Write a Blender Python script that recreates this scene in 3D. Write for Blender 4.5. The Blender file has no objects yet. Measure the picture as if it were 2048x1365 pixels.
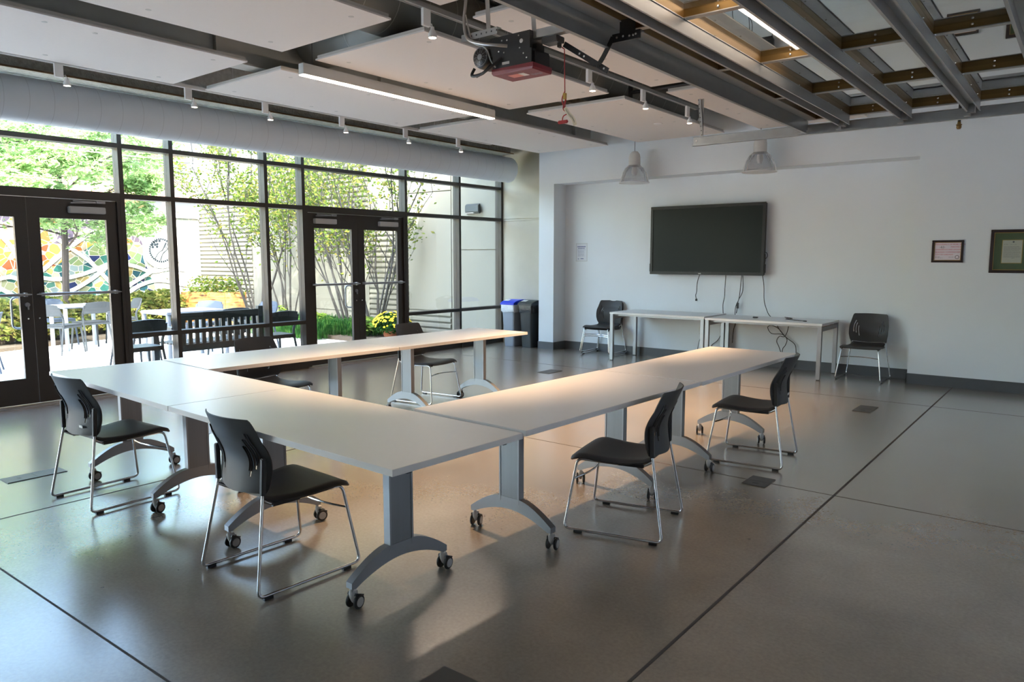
import bpy, bmesh, math, random
from mathutils import Vector, Matrix
random.seed(7)
S = bpy.context.scene
COL = S.collection
R = math.radians

# ------------------------------------------------------------------ materials
MATS = {}
def _nodes(name):
    m = bpy.data.materials.new(name); m.use_nodes = True
    nt = m.node_tree; nt.nodes.clear()
    out = nt.nodes.new('ShaderNodeOutputMaterial')
    return m, nt, out
def mat(name, col, rough=.5, metal=0., var=0., scale=8., bump=0., bscale=60., spec=.5, stretch=(1,1,1), rvar=0., coat=0.):
    if name in MATS: return MATS[name]
    m, nt, out = _nodes(name)
    b = nt.nodes.new('ShaderNodeBsdfPrincipled')
    nt.links.new(b.outputs[0], out.inputs[0])
    b.inputs['Base Color'].default_value = (*col, 1)
    b.inputs['Roughness'].default_value = rough
    b.inputs['Metallic'].default_value = metal
    b.inputs['Specular IOR Level'].default_value = spec
    if coat: b.inputs['Coat Weight'].default_value = coat
    tc = nt.nodes.new('ShaderNodeTexCoord'); mp = nt.nodes.new('ShaderNodeMapping')
    mp.inputs['Scale'].default_value = stretch
    nt.links.new(tc.outputs['Object'], mp.inputs[0])
    n = nt.nodes.new('ShaderNodeTexNoise'); n.inputs['Scale'].default_value = scale; n.inputs['Detail'].default_value = 4
    nt.links.new(mp.outputs[0], n.inputs['Vector'])
    v = max(var, .02)
    mx = nt.nodes.new('ShaderNodeMix'); mx.data_type = 'RGBA'
    mx.inputs[6].default_value = (*[c*(1-v) for c in col], 1)
    mx.inputs[7].default_value = (*[min(1, c*(1+v)) for c in col], 1)
    nt.links.new(n.outputs['Fac'], mx.inputs[0]); nt.links.new(mx.outputs[2], b.inputs['Base Color'])
    if rvar:
        mr = nt.nodes.new('ShaderNodeMapRange'); mr.inputs[3].default_value = rough-rvar; mr.inputs[4].default_value = rough+rvar
        nt.links.new(n.outputs['Fac'], mr.inputs[0]); nt.links.new(mr.outputs[0], b.inputs['Roughness'])
    if bump:
        n2 = nt.nodes.new('ShaderNodeTexNoise'); n2.inputs['Scale'].default_value = bscale; n2.inputs['Detail'].default_value = 5
        nt.links.new(mp.outputs[0], n2.inputs['Vector'])
        bp = nt.nodes.new('ShaderNodeBump'); bp.inputs['Strength'].default_value = bump; bp.inputs['Distance'].default_value = .01
        nt.links.new(n2.outputs['Fac'], bp.inputs['Height']); nt.links.new(bp.outputs[0], b.inputs['Normal'])
    MATS[name] = m
    return m
def emit(name, col, st):
    if name in MATS: return MATS[name]
    m, nt, out = _nodes(name)
    e = nt.nodes.new('ShaderNodeEmission'); e.inputs[0].default_value = (*col, 1); e.inputs[1].default_value = st
    nt.links.new(e.outputs[0], out.inputs[0]); MATS[name] = m
    return m
def glass(name, tint=(1,1,1), refl=1., rough=0.):
    if name in MATS: return MATS[name]
    m, nt, out = _nodes(name)
    t = nt.nodes.new('ShaderNodeBsdfTransparent'); t.inputs[0].default_value = (*tint, 1)
    g = nt.nodes.new('ShaderNodeBsdfGlossy'); g.inputs['Roughness'].default_value = rough
    lw = nt.nodes.new('ShaderNodeLayerWeight'); lw.inputs['Blend'].default_value = .5
    fr = nt.nodes.new('ShaderNodeMath'); fr.operation = 'POWER'; fr.inputs[1].default_value = 5
    nt.links.new(lw.outputs['Facing'], fr.inputs[0])
    mu = nt.nodes.new('ShaderNodeMath'); mu.operation = 'MULTIPLY_ADD'; mu.inputs[1].default_value = .9*refl; mu.inputs[2].default_value = .04*refl; mu.use_clamp = True
    mx = nt.nodes.new('ShaderNodeMixShader')
    nt.links.new(fr.outputs[0], mu.inputs[0]); nt.links.new(mu.outputs[0], mx.inputs[0])
    nt.links.new(t.outputs[0], mx.inputs[1]); nt.links.new(g.outputs[0], mx.inputs[2])
    nt.links.new(mx.outputs[0], out.inputs[0]); MATS[name] = m
    return m

def floor_material():
    m, nt, out = _nodes('polished_concrete')
    N, K = nt.nodes.new, nt.links.new
    b = N('ShaderNodeBsdfPrincipled'); K(b.outputs[0], out.inputs[0])
    tc = N('ShaderNodeTexCoord')
    def noise(sc, det=5, rg=.5, vec=None):
        n = N('ShaderNodeTexNoise'); n.inputs['Scale'].default_value = sc; n.inputs['Detail'].default_value = det; n.inputs['Roughness'].default_value = rg
        K(vec or tc.outputs['Object'], n.inputs['Vector']); return n
    n1 = noise(.7, 6, .6); n2 = noise(2.2, 9, .58); n3 = noise(60, 4, .6)
    r1 = N('ShaderNodeValToRGB'); e = r1.color_ramp.elements
    e[0].position = .25; e[0].color = (.195,.160,.122,1); e[1].position = .75; e[1].color = (.300,.252,.198,1)
    K(n1.outputs['Fac'], r1.inputs[0])
    r2 = N('ShaderNodeValToRGB'); e = r2.color_ramp.elements
    e[0].position = .28; e[0].color = (.80,.81,.83,1); e[1].position = .78; e[1].color = (1.04,1.03,1.02,1)
    K(n2.outputs['Fac'], r2.inputs[0])
    mu = N('ShaderNodeMix'); mu.data_type = 'RGBA'; mu.blend_type = 'MULTIPLY'; mu.inputs[0].default_value = .8
    K(r1.outputs[0], mu.inputs[6]); K(r2.outputs[0], mu.inputs[7])
    # small dark pits
    v = N('ShaderNodeTexNoise'); v.inputs['Scale'].default_value = 23; v.inputs['Detail'].default_value = 2
    K(tc.outputs['Object'], v.inputs['Vector'])
    r3 = N('ShaderNodeValToRGB'); e = r3.color_ramp.elements
    e[0].position = .19; e[0].color = (.45,.42,.38,1); e[1].position = .24; e[1].color = (1,1,1,1)
    K(v.outputs['Fac'], r3.inputs[0])
    m2 = N('ShaderNodeMix'); m2.data_type = 'RGBA'; m2.blend_type = 'MULTIPLY'; m2.inputs[0].default_value = 1
    K(mu.outputs[2], m2.inputs[6]); K(r3.outputs[0], m2.inputs[7])
    r4 = N('ShaderNodeValToRGB'); e = r4.color_ramp.elements
    e[0].position = .3; e[0].color = (.88,.88,.88,1); e[1].position = .7; e[1].color = (1.08,1.08,1.08,1)
    K(n3.outputs['Fac'], r4.inputs[0])
    m5 = N('ShaderNodeMix'); m5.data_type = 'RGBA'; m5.blend_type = 'MULTIPLY'; m5.inputs[0].default_value = 1
    K(m2.outputs[2], m5.inputs[6]); K(r4.outputs[0], m5.inputs[7])
    K(m5.outputs[2], b.inputs['Base Color'])
    mr = N('ShaderNodeMapRange'); mr.inputs[3].default_value = .21; mr.inputs[4].default_value = .29
    K(n2.outputs['Fac'], mr.inputs[0]); K(mr.outputs[0], b.inputs['Roughness'])
    b.inputs['Specular IOR Level'].default_value = .8; b.inputs['Coat Weight'].default_value = 1; b.inputs['Coat Roughness'].default_value = .27; b.inputs['Coat IOR'].default_value = 1.55
    bp = N('ShaderNodeBump'); bp.inputs['Strength'].default_value = .03; bp.inputs['Distance'].default_value = .01
    ad = N('ShaderNodeMath'); ad.operation = 'ADD'; K(n2.outputs['Fac'], ad.inputs[0])
    sc = N('ShaderNodeMath'); sc.operation = 'MULTIPLY'; sc.inputs[1].default_value = .25
    K(n3.outputs['Fac'], sc.inputs[0]); K(sc.outputs[0], ad.inputs[1])
    K(ad.outputs[0], bp.inputs['Height']); K(bp.outputs[0], b.inputs['Normal'])
    return m

def mosaic_material():
    m, nt, out = _nodes('mosaic_tiles')
    N, K = nt.nodes.new, nt.links.new
    b = N('ShaderNodeBsdfPrincipled'); K(b.outputs[0], out.inputs[0]); b.inputs['Roughness'].default_value = .35
    tc = N('ShaderNodeTexCoord'); mp = N('ShaderNodeMapping'); mp.inputs['Scale'].default_value = (0, 1, 1.1)
    K(tc.outputs['Object'], mp.inputs[0])
    vo = N('ShaderNodeTexVoronoi'); vo.inputs['Scale'].default_value = 5.5; K(mp.outputs[0], vo.inputs['Vector'])
    ve = N('ShaderNodeTexVoronoi'); ve.feature = 'DISTANCE_TO_EDGE'; ve.inputs['Scale'].default_value = 5.5; K(mp.outputs[0], ve.inputs['Vector'])
    sep = N('ShaderNodeSeparateColor'); K(vo.outputs['Color'], sep.inputs[0])
    def ramp(cols):
        r = N('ShaderNodeValToRGB'); r.color_ramp.interpolation = 'CONSTANT'
        el = r.color_ramp.elements
        while len(el) < len(cols): el.new(.5)
        for i, c in enumerate(cols): el[i].position = i/len(cols); el[i].color = (*c, 1)
        K(sep.outputs[0], r.inputs[0]); return r
    warm = ramp([(0.187,0.065,0.011),(0.195,0.135,0.031),(0.182,0.151,0.104),(0.208,0.161,0.026),(0.161,0.037,0.013),(0.193,0.172,0.130),(0.208,0.104,0.026)])
    green = ramp([(0.015,0.078,0.065),(0.104,0.135,0.057),(0.008,0.042,0.057),(0.161,0.172,0.104),(0.039,0.109,0.086),(0.182,0.143,0.052),(0.117,0.156,0.161),(0.005,0.011,0.052),(0.078,0.120,0.057)])
    purp = ramp([(0.057,0.044,0.068),(0.169,0.135,0.109),(0.073,0.057,0.078),(0.187,0.161,0.135),(0.182,0.078,0.021),(0.063,0.047,0.073)])
    white = ramp([(0.357,0.347,0.308),(0.397,0.377,0.337),(0.327,0.357,0.298),(0.407,0.397,0.367)])
    sx = N('ShaderNodeSeparateXYZ'); K(tc.outputs['Object'], sx.inputs[0])
    nz = N('ShaderNodeTexNoise'); nz.inputs['Scale'].default_value = .5; K(tc.outputs['Object'], nz.inputs['Vector'])
    def lin(a, x, c, y, d, k):   # smooth selector  (a*y + b*z + noise)
        m1 = N('ShaderNodeMath'); m1.operation = 'MULTIPLY'; m1.inputs[1].default_value = a; K(sx.outputs[1], m1.inputs[0])
        m2 = N('ShaderNodeMath'); m2.operation = 'MULTIPLY_ADD'; m2.inputs[1].default_value = c; K(sx.outputs[2], m2.inputs[0]); K(m1.outputs[0], m2.inputs[2])
        m3 = N('ShaderNodeMath'); m3.operation = 'MULTIPLY_ADD'; m3.inputs[1].default_value = k; K(nz.outputs['Fac'], m3.inputs[0]); K(m2.outputs[0], m3.inputs[2])
        m4 = N('ShaderNodeMath'); m4.operation = 'GREATER_THAN'; m4.inputs[1].default_value = d; K(m3.outputs[0], m4.inputs[0])
        return m4
    def mix(f, a, c):
        q = N('ShaderNodeMix'); q.data_type = 'RGBA'; K(f.outputs[0], q.inputs[0]); K(a, q.inputs[6]); K(c, q.inputs[7]); return q
    a = mix(lin(-.35, 0, 1., 0, -.35, 1.2), green.outputs[0], warm.outputs[0])
    c = mix(lin(.12, 0, 1., 0, 3.25, 1.), a.outputs[2], purp.outputs[0])
    d = mix(lin(1., 0, .3, 0, 9.9, 1.5), c.outputs[2], white.outputs[0])
    gr = N('ShaderNodeMath'); gr.operation = 'LESS_THAN'; gr.inputs[1].default_value = .018; K(ve.outputs['Distance'], gr.inputs[0])
    rgb = N('ShaderNodeRGB'); rgb.outputs[0].default_value = (.62,.56,.42,1)
    f = mix(gr, d.outputs[2], rgb.outputs[0])
    K(f.outputs[2], b.inputs['Base Color'])
    return m

def wood_burnt():
    m, nt, out = _nodes('scorched_cedar')
    N, K = nt.nodes.new, nt.links.new
    b = N('ShaderNodeBsdfPrincipled'); K(b.outputs[0], out.inputs[0]); b.inputs['Roughness'].default_value = .55
    tc = N('ShaderNodeTexCoord'); mp = N('ShaderNodeMapping'); mp.inputs['Scale'].default_value = (1.2,1.2,7); K(tc.outputs['Object'], mp.inputs[0])
    n = N('ShaderNodeTexNoise'); n.inputs['Scale'].default_value = 3; n.inputs['Detail'].default_value = 6; K(mp.outputs[0], n.inputs['Vector'])
    r = N('ShaderNodeValToRGB'); e = r.color_ramp.elements
    e[0].position = .36; e[0].color = (.05,.018,.006,1); e[1].position = .44; e[1].color = (.30,.125,.03,1)
    e.new(.7).color = (.46,.24,.07,1)
    K(n.outputs['Fac'], r.inputs[0]); K(r.outputs[0], b.inputs['Base Color'])
    return m

def leaf_mat(name, c1, c2, c3):
    if name in MATS: return MATS[name]
    m, nt, out = _nodes(name)
    N, K = nt.nodes.new, nt.links.new
    tc = N('ShaderNodeTexCoord'); n = N('ShaderNodeTexNoise'); n.inputs['Scale'].default_value = 9; n.inputs['Detail'].default_value = 3; K(tc.outputs['Object'], n.inputs['Vector'])
    c1, c2, c3 = [tuple(v*.6 for v in q) for q in (c1,c2,c3)]
    r = N('ShaderNodeValToRGB'); e = r.color_ramp.elements
    e[0].position = .38; e[0].color = (*c1,1); e[1].position = .52; e[1].color = (*c2,1); e.new(.68).color = (*c3,1)
    K(n.outputs['Fac'], r.inputs[0])
    d = N('ShaderNodeBsdfDiffuse'); t = N('ShaderNodeBsdfTranslucent'); mx = N('ShaderNodeMixShader'); mx.inputs[0].default_value = .45
    K(r.outputs[0], d.inputs[0]); K(r.outputs[0], t.inputs[0]); K(d.outputs[0], mx.inputs[1]); K(t.outputs[0], mx.inputs[2]); K(mx.outputs[0], out.inputs[0])
    MATS[name] = m
    return m

M = dict(
 floor=floor_material(), mosaic=mosaic_material(), cedar=wood_burnt(),
 wall=mat('painted_drywall', (.71,.765,.81), .62, var=.02, scale=3, bump=.03, bscale=220),
 base=mat('grey_vinyl_base', (.075,.080,.088), .45, var=.05),
 frame=mat('bronze_anodized_aluminium', (.042,.036,.031), .42, .35, var=.06),
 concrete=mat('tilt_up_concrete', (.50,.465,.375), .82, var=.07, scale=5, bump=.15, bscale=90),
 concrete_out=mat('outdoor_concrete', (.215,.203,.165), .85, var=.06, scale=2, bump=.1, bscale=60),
 patio=mat('patio_concrete', (.68,.67,.64), .85, var=.05, scale=1.5),
 panel=mat('acoustic_ceiling_panel', (.70,.665,.645), .85, var=.01, scale=40, bump=.02, bscale=400),
 paneledge=mat('panel_edge', (.50,.48,.45), .7),
 cap=mat('panel_cap', (.52,.51,.50), .6),
 duct=mat('duct_white_paint', (.70,.75,.81), .6, var=.02, scale=12, bump=.04, bscale=150),
 ductseam=mat('duct_seam', (.58,.62,.67), .6),
 gduct=mat('galvanised_duct_dark', (.20,.205,.19), .5, .3, var=.15, scale=3),
 deck=mat('sprayed_fireproofing', (.58,.59,.58), .95, var=.35, scale=18, bump=.9, bscale=40),
 lspray=mat('sprayed_beam', (.30,.29,.255), .95, var=.45, scale=26, bump=1., bscale=45),
 beam=mat('painted_steel_beam', (.42,.42,.39), .55, var=.08, scale=6),
 rust=mat('rusty_flange', (.17,.10,.05), .8, var=.3, scale=14),
 white=mat('white_enamel', (.74,.74,.74), .4),
 tabletop=mat('laminate_top', (.76,.705,.67), .30, var=.006, scale=30, spec=.6),
 tableedge=mat('table_edge_band', (.72,.70,.69), .45, var=.01),
 walltop=mat('white_laminate', (.70,.72,.74), .35, var=.008),
 silver=mat('silver_powder_coat', (.29,.295,.305), .40, .7, var=.03, scale=30, stretch=(1,1,.1)),
 brushed=mat('brushed_aluminium_post', (.22,.222,.228), .38, .8, var=.10, scale=60, stretch=(1,1,.02)),
 chrome=mat('chrome', (.62,.62,.63), .13, 1., var=.01),
 plastic=mat('charcoal_plastic', (.050,.051,.053), .50, var=.05, bump=.02, bscale=500, spec=.35),
 black=mat('black_plastic', (.012,.012,.013), .4),
 caster=mat('caster_grey', (.42,.41,.40), .45),
 tv=mat('tv_bezel', (.006,.007,.008), .3, spec=.25),
 screen=mat('tv_screen', (.010,.016,.016), .25, spec=.10, rvar=.02),
 cable=mat('black_cable', (.012,.012,.014), .5),
 galv=mat('galvanised_steel', (.36,.36,.35), .36, .85, var=.12, scale=14, rvar=.06),
 strut=mat('door_strut_steel', (.40,.395,.385), .42, .75, var=.05, scale=8),
 bronze=mat('bronze_door_rail', (.19,.115,.038), .34, .7, var=.08),
 bolt=mat('bolt_head', (.75,.73,.70), .25, .9),
 opener=mat('opener_black', (.012,.012,.012), .38, var=.1),
 red=mat('opener_red_cover', (.20,.018,.025), .4, var=.05),
 cord=mat('red_cord', (.42,.035,.035), .7),
 tag=mat('paper_tag', (.70,.62,.46), .8),
 label_pink=mat('label_pink', (.75,.30,.26), .6), label_white=mat('label_white', (.78,.76,.72), .6), label_grey=mat('label_grey', (.30,.24,.26), .6),
 lampcap=mat('lamp_housing_grey', (.60,.60,.58), .5),
 acrylic=glass('prismatic_acrylic', (.88,.88,.89), 5., .3),
 acrylic_lens=mat('acrylic_lens', (.66,.68,.69), .35),
 pane=glass('window_glass', (.93,.96,.95), 1.0),
 doorglass=glass('overhead_door_glass', (.80,.82,.83), 3.),
 led=emit('led_diffuser', (1.,.78,.60), 11.),
 spot=emit('spot_led', (1.,.74,.50), 30.),
 bin_blue=mat('blue_lid', (.010,.045,.60), .35), bin_grey=mat('grey_bin', (.28,.32,.38), .45), bin_black=mat('black_bin', (.022,.027,.028), .42),
 bag_white=mat('clear_bin_liner', (.62,.65,.68), .25, var=.25, scale=30, bump=.6, bscale=40),
 bag_black=mat('black_bin_liner', (.020,.022,.024), .15, var=.3, scale=30, bump=.7, bscale=40),
 paper=mat('printed_sheet', (.66,.70,.76), .5), paperwhite=mat('certificate_paper', (.70,.66,.72), .6),
 letter=mat('letter_paper', (.62,.58,.52), .7), matgreen=mat('green_mat_board', (.085,.12,.045), .8, var=.2, scale=12),
 gold=mat('gold_fillet', (.50,.30,.07), .4, .5), wframe=mat('dark_wood_frame', (.020,.009,.009), .35),
 ink=mat('ink', (.05,.05,.06), .7), redink=mat('red_ink', (.52,.05,.09), .7), blueink=mat('blue_ink', (.10,.13,.30), .7),
 sign=mat('seal_ink', (.14,.13,.14), .7),
 grout=mat('joint_filler', (.055,.045,.038), .8), boxplate=mat('floor_box_plate', (.085,.08,.075), .4, .5, var=.1, scale=30),
 threshold=mat('aluminium_threshold', (.34,.31,.28), .4, .5, var=.06),
 patblue=mat('outdoor_chair_blue_grey', (.05,.066,.095), .6, spec=.25), patgrey=mat('outdoor_chair_grey', (.028,.033,.039), .6, spec=.2), patblack=mat('outdoor_black', (.030,.040,.044), .4),
 pattop=mat('outdoor_table_white', (.26,.285,.33), .4),
 terracotta=mat('terracotta', (.52,.17,.08), .8, var=.1), soil=mat('soil', (.07,.052,.036), .95, var=.3, scale=6, bump=.6, bscale=20),
 bark=mat('grey_bark', (.030,.028,.027), .9, var=.3, scale=30, stretch=(1,1,.2)), bark2=mat('honey_locust_bark', (.06,.045,.038), .9, var=.3, scale=25, stretch=(1,1,.2)),
 whitetile=mat('white_mosaic_band', (.40,.40,.39), .5, var=.05, scale=10), darktile=mat('dark_tile', (.012,.02,.028), .4),
 alley=mat('alley_wall', (.13,.12,.11), .9, var=.1, scale=1), far=mat('far_building_cream', (.40,.32,.25), .9, var=.08, scale=.8), farband=mat('far_dark_band', (.10,.10,.11), .7), farpink=mat('far_pink_brick', (.45,.24,.17), .9, var=.1, scale=3),
 trellis=mat('brown_timber', (.20,.10,.05), .8, var=.2, scale=12), lightfix=mat('outdoor_light_housing', (.045,.052,.058), .4),
 yellow=mat('yellow_petals', (.62,.46,.005), .7, var=.15, scale=40), outlet=mat('outlet_plate', (.55,.58,.60), .4),
)
LF = dict(
 birch=leaf_mat('leaves_serviceberry', (.09,.17,.03), (.21,.29,.06), (.50,.40,.10)),
 locust=leaf_mat('leaves_honey_locust', (.36,.60,.20), (.60,.86,.36), (.85,.95,.50)),
 hedge=leaf_mat('leaves_hedge', (.10,.14,.03), (.34,.38,.09), (.58,.44,.14)),
 grass=leaf_mat('leaves_grass', (.02,.10,.02), (.06,.20,.05), (.18,.36,.08)),
 hosta=leaf_mat('leaves_hosta', (.10,.24,.04), (.28,.42,.08), (.45,.52,.14)),
 mum=leaf_mat('leaves_mum', (.02,.09,.02), (.05,.16,.03), (.10,.24,.05)),
)

# ------------------------------------------------------------------ mesh builder
class MB:
    def __init__(s, T=None): s.v = []; s.f = []; s.m = []; s.T = T
    def add(s, vs, fs, mi=0):
        o = len(s.v)
        for p in vs:
            p = Vector(p)
            s.v.append(s.T @ p if s.T else p)
        for f in fs: s.f.append([i+o for i in f]); s.m.append(mi)
    def box(s, x0, x1, y0, y1, z0, z1, mi=0):
        if x0 > x1: x0, x1 = x1, x0
        if y0 > y1: y0, y1 = y1, y0
        if z0 > z1: z0, z1 = z1, z0
        s.add([(x,y,z) for x in (x0,x1) for y in (y0,y1) for z in (z0,z1)],
              [(0,1,3,2),(4,6,7,5),(0,4,5,1),(2,3,7,6),(0,2,6,4),(1,5,7,3)], mi)
    def obox(s, c, sz, Rm, mi=0):
        c = Vector(c); vs = []
        for x in (-.5,.5):
            for y in (-.5,.5):
                for z in (-.5,.5): vs.append(c + Rm @ Vector((x*sz[0], y*sz[1], z*sz[2])))
        s.add(vs, [(0,1,3,2),(4,6,7,5),(0,4,5,1),(2,3,7,6),(0,2,6,4),(1,5,7,3)], mi)
    def bar(s, p, q, w, h, up=(0,0,1), mi=0):
        p = Vector(p); q = Vector(q); d = q-p; L = d.length; d.normalize()
        u = Vector(up); sd = d.cross(u)
        if sd.length < 1e-4: sd = d.cross(Vector((1,0,0)))
        sd.normalize(); u = sd.cross(d)
        Rm = Matrix((sd, d, u)).transposed()
        s.obox((p+q)/2, (w, L, h), Rm, mi)
    def tube(s, pts, r, n=8, mi=0, cap=True):
        pts = [Vector(p) for p in pts]; k = len(pts)
        rs = r if isinstance(r, (list, tuple)) else [r]*k
        t = (pts[1]-pts[0]).normalized()
        a = t.cross(Vector((0,0,1)))
        if a.length < 1e-3: a = t.cross(Vector((1,0,0)))
        a.normalize(); vs = []
        for i, p in enumerate(pts):
            if i == 0: d = pts[1]-p
            elif i == k-1: d = p-pts[i-1]
            else: d = (pts[i+1]-p).normalized() + (p-pts[i-1]).normalized()
            if d.length < 1e-9: d = t
            d.normalize()
            a = a - d*a.dot(d)
            if a.length < 1e-6: a = d.orthogonal()
            a.normalize(); b = d.cross(a)
            for j in range(n):
                w = 2*math.pi*j/n
                vs.append(p + (a*math.cos(w) + b*math.sin(w))*rs[i])
        fs = [(i*n+j, i*n+(j+1)%n, (i+1)*n+(j+1)%n, (i+1)*n+j) for i in range(k-1) for j in range(n)]
        if cap: fs += [tuple(range(n-1,-1,-1)), tuple(range((k-1)*n, k*n))]
        s.add(vs, fs, mi)
    def lathe(s, prof, c=(0,0,0), n=24, mi=0, axis='z'):
        c = Vector(c); vs = []
        for r, z in prof:
            for j in range(n):
                w = 2*math.pi*j/n; x, y = r*math.cos(w), r*math.sin(w)
                vs.append(c + (Vector((x,y,z)) if axis == 'z' else Vector((x,z,y)) if axis == 'y' else Vector((z,x,y))))
        k = len(prof)
        fs = [(i*n+j, i*n+(j+1)%n, (i+1)*n+(j+1)%n, (i+1)*n+j) for i in range(k-1) for j in range(n)]
        if prof[0][0] > 1e-5: fs.append(tuple(range(n-1,-1,-1)))
        if prof[-1][0] > 1e-5: fs.append(tuple(range((k-1)*n, k*n)))
        s.add(vs, fs, mi)
    def prism(s, poly, vec, mi=0):
        n = len(poly); vec = Vector(vec)
        vs = [Vector(p) for p in poly] + [Vector(p)+vec for p in poly]
        s.add(vs, [tuple(range(n-1,-1,-1)), tuple(range(n,2*n))] + [(i,(i+1)%n,(i+1)%n+n,i+n) for i in range(n)], mi)
    def grid(s, fn, us, vs_, mi=0, skip=None):
        nu, nv = len(us), len(vs_)
        s.add([fn(u,v) for v in vs_ for u in us],
              [(j*nu+i, j*nu+i+1, (j+1)*nu+i+1, (j+1)*nu+i) for j in range(nv-1) for i in range(nu-1) if not (skip and skip(i,j))], mi)
    def build(s, name, mats, parent=None, smooth=False, bevel=0., world=False, solid=0., recalc=True):
        me = bpy.data.meshes.new(name)
        off = Vector((0,0,0))
        if parent is not None and world: off = Vector(parent.location)
        me.from_pydata([tuple(p-off) for p in s.v], [], s.f)
        mats = mats if isinstance(mats, (list, tuple)) else [mats]
        for q in mats: me.materials.append(q)
        me.polygons.foreach_set('material_index', s.m)
        bm = bmesh.new(); bm.from_mesh(me)
        if solid: 
            bmesh.ops.recalc_face_normals(bm, faces=bm.faces)
            bmesh.ops.solidify(bm, geom=bm.faces[:], thickness=solid)
        if recalc: bmesh.ops.recalc_face_normals(bm, faces=bm.faces)
        if bevel:
            ed = [e for e in bm.edges if len(e.link_faces) == 2 and e.calc_face_angle(0) > .6]
            bmesh.ops.bevel(bm, geom=ed, offset=bevel, segments=2, affect='EDGES', clamp_overlap=True)
        if smooth:
            for f in bm.faces: f.smooth = True
            for e in bm.edges:
                if len(e.link_faces) == 2 and e.calc_face_angle(0) > .65: e.smooth = False
        bm.to_mesh(me); bm.free()
        o = bpy.data.objects.new(name, me); COL.objects.link(o)
        if parent is not None: o.parent = parent
        return o

def tag(o, label, cat, group=None, kind=None):
    o['label'] = label; o['category'] = cat
    if group: o['group'] = group
    if kind: o['kind'] = kind
    return o
def thing(name, loc, label, cat, group=None, rz=0.):
    o = bpy.data.objects.new(name, None); COL.objects.link(o)
    o.empty_display_size = .1
    o.location = loc; o.rotation_euler = (0,0,rz)
    return tag(o, label, cat, group)
def struct(o): o['kind'] = 'structure'; return o
def sempty(name, loc):
    o = bpy.data.objects.new(name, None); COL.objects.link(o); o.location = loc; o['kind'] = 'structure'; return o
def copy_tree(o, parent=None):
    c = o.copy(); COL.objects.link(c); c.parent = parent
    for ch in list(o.children): copy_tree(ch, c)
    return c
def fillet(pts, r, n=5):
    pts = [Vector(p) for p in pts]; out = [pts[0]]
    for i in range(1, len(pts)-1):
        a, b, c = pts[i-1], pts[i], pts[i+1]
        d1 = (a-b); d2 = (c-b); k = min(r, d1.length*.48, d2.length*.48)
        p = b + d1.normalized()*k; q = b + d2.normalized()*k
        for j in range(n+1):
            t = j/n; out.append(p*(1-t)**2 + b*2*t*(1-t) + q*t*t)
    out.append(pts[-1]); return out
def smooth_path(pts, n=6):
    pts = [Vector(p) for p in pts]; out = []
    P = [pts[0]] + pts + [pts[-1]]
    for i in range(1, len(P)-2):
        p0,p1,p2,p3 = P[i-1],P[i],P[i+1],P[i+2]
        for j in range(n):
            t = j/n
            out.append(.5*((2*p1)+(-p0+p2)*t+(2*p0-5*p1+4*p2-p3)*t*t+(-p0+3*p1-3*p2+p3)*t**3))
    out.append(pts[-1]); return out
def text_mesh(name, body, size, mtx, material, parent, align='LEFT'):
    cu = bpy.data.curves.new(name, 'FONT'); cu.body = body; cu.size = size; cu.extrude = .0004; cu.align_x = align
    tmp = bpy.data.objects.new(name+'_tmp', cu); COL.objects.link(tmp)
    dg = bpy.context.evaluated_depsgraph_get(); dg.update()
    me = bpy.data.meshes.new_from_object(tmp.evaluated_get(dg))
    bpy.data.objects.remove(tmp); bpy.data.curves.remove(cu)
    me.transform(mtx); me.materials.clear(); me.materials.append(material); me.name = name
    o = bpy.data.objects.new(name, me); COL.objects.link(o)
    if parent is not None: o.parent = parent
    return o

# ------------------------------------------------------------------ room shell
YB, YF, YR, YC = 10.27, 9.93, 9.93, 10.36     # recess back, wall front, -, concrete return wall
XR = 1.7; Y0 = -5.0; ZC = 3.85
WO = Matrix.Translation((-8.40, 10.34, 0)) @ Matrix.Rotation(-.0157, 4, 'Z')   # window wall: local x = out(-)/in(+), local y = along
b = MB(); b.box(-8.75, XR, Y0, 10.8, -.25, 0); struct(b.build('floor', M['floor']))
b = MB()
b.box(-1.217,-1.203, Y0, 9.9, .0003,.0012); b.box(-4.927,-4.915, -2, 10.2, .0003,.0011)
for y in (4.87, 8.5): b.box(-8.3, XR, y-.0035, y+.0035, .0003,.001)
b.bar((-8.2,1.06,.0007),(1.6,1.27,.0007),.009,.001)
fj = b.build('trim_1', M['grout']); struct(fj)
b = MB(); b.box(-8.9, XR+.2, Y0-.2, 10.8, ZC, ZC+.3); struct(b.build('ceiling', M['deck']))
# back wall with recess
b = MB()
b.box(-6.99, -1.70, YB, 10.8, 0, 2.72)
b.box(-7.28, -6.98, YF, 10.8, 0, ZC); b.box(-1.70, XR, YF, 10.8, 0, ZC)
b.box(-6.98, -1.70, YF, 10.8, 2.72, ZC)
struct(b.build('wall_back', M['wall']))
b = MB()
b.box(-8.42, -7.28, YC, 10.8, 0, 2.165); b.box(-8.42,-7.28, YC+.012, 10.8, 2.165, 2.182); b.box(-8.42,-7.28,YC,10.8,2.182,2.205); b.box(-8.42,-7.28, YC+.012, 10.8, 2.205, 2.218); b.box(-8.42,-7.28, YC, 10.8, 2.218, ZC)
struct(b.build('wall_corner', M['concrete']))
b = MB(); b.box(XR, XR+.2, Y0, 1.42, 0, ZC); b.box(XR, XR+.2, 7.56, 10.8, 0, ZC); b.box(XR, XR+.2, 1.42, 7.56, 2.75, ZC); b.box(XR+.2, XR+3.6, 0, 10.8, 3.2, 3.4)  # last box: unseen canopy added to keep sun and sky light out
struct(b.build('wall_right', M['wall']))
b = MB(); b.box(-8.9, XR+.2, Y0-.2, Y0, 0, ZC); struct(b.build('wall_front', M['wall']))
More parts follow.
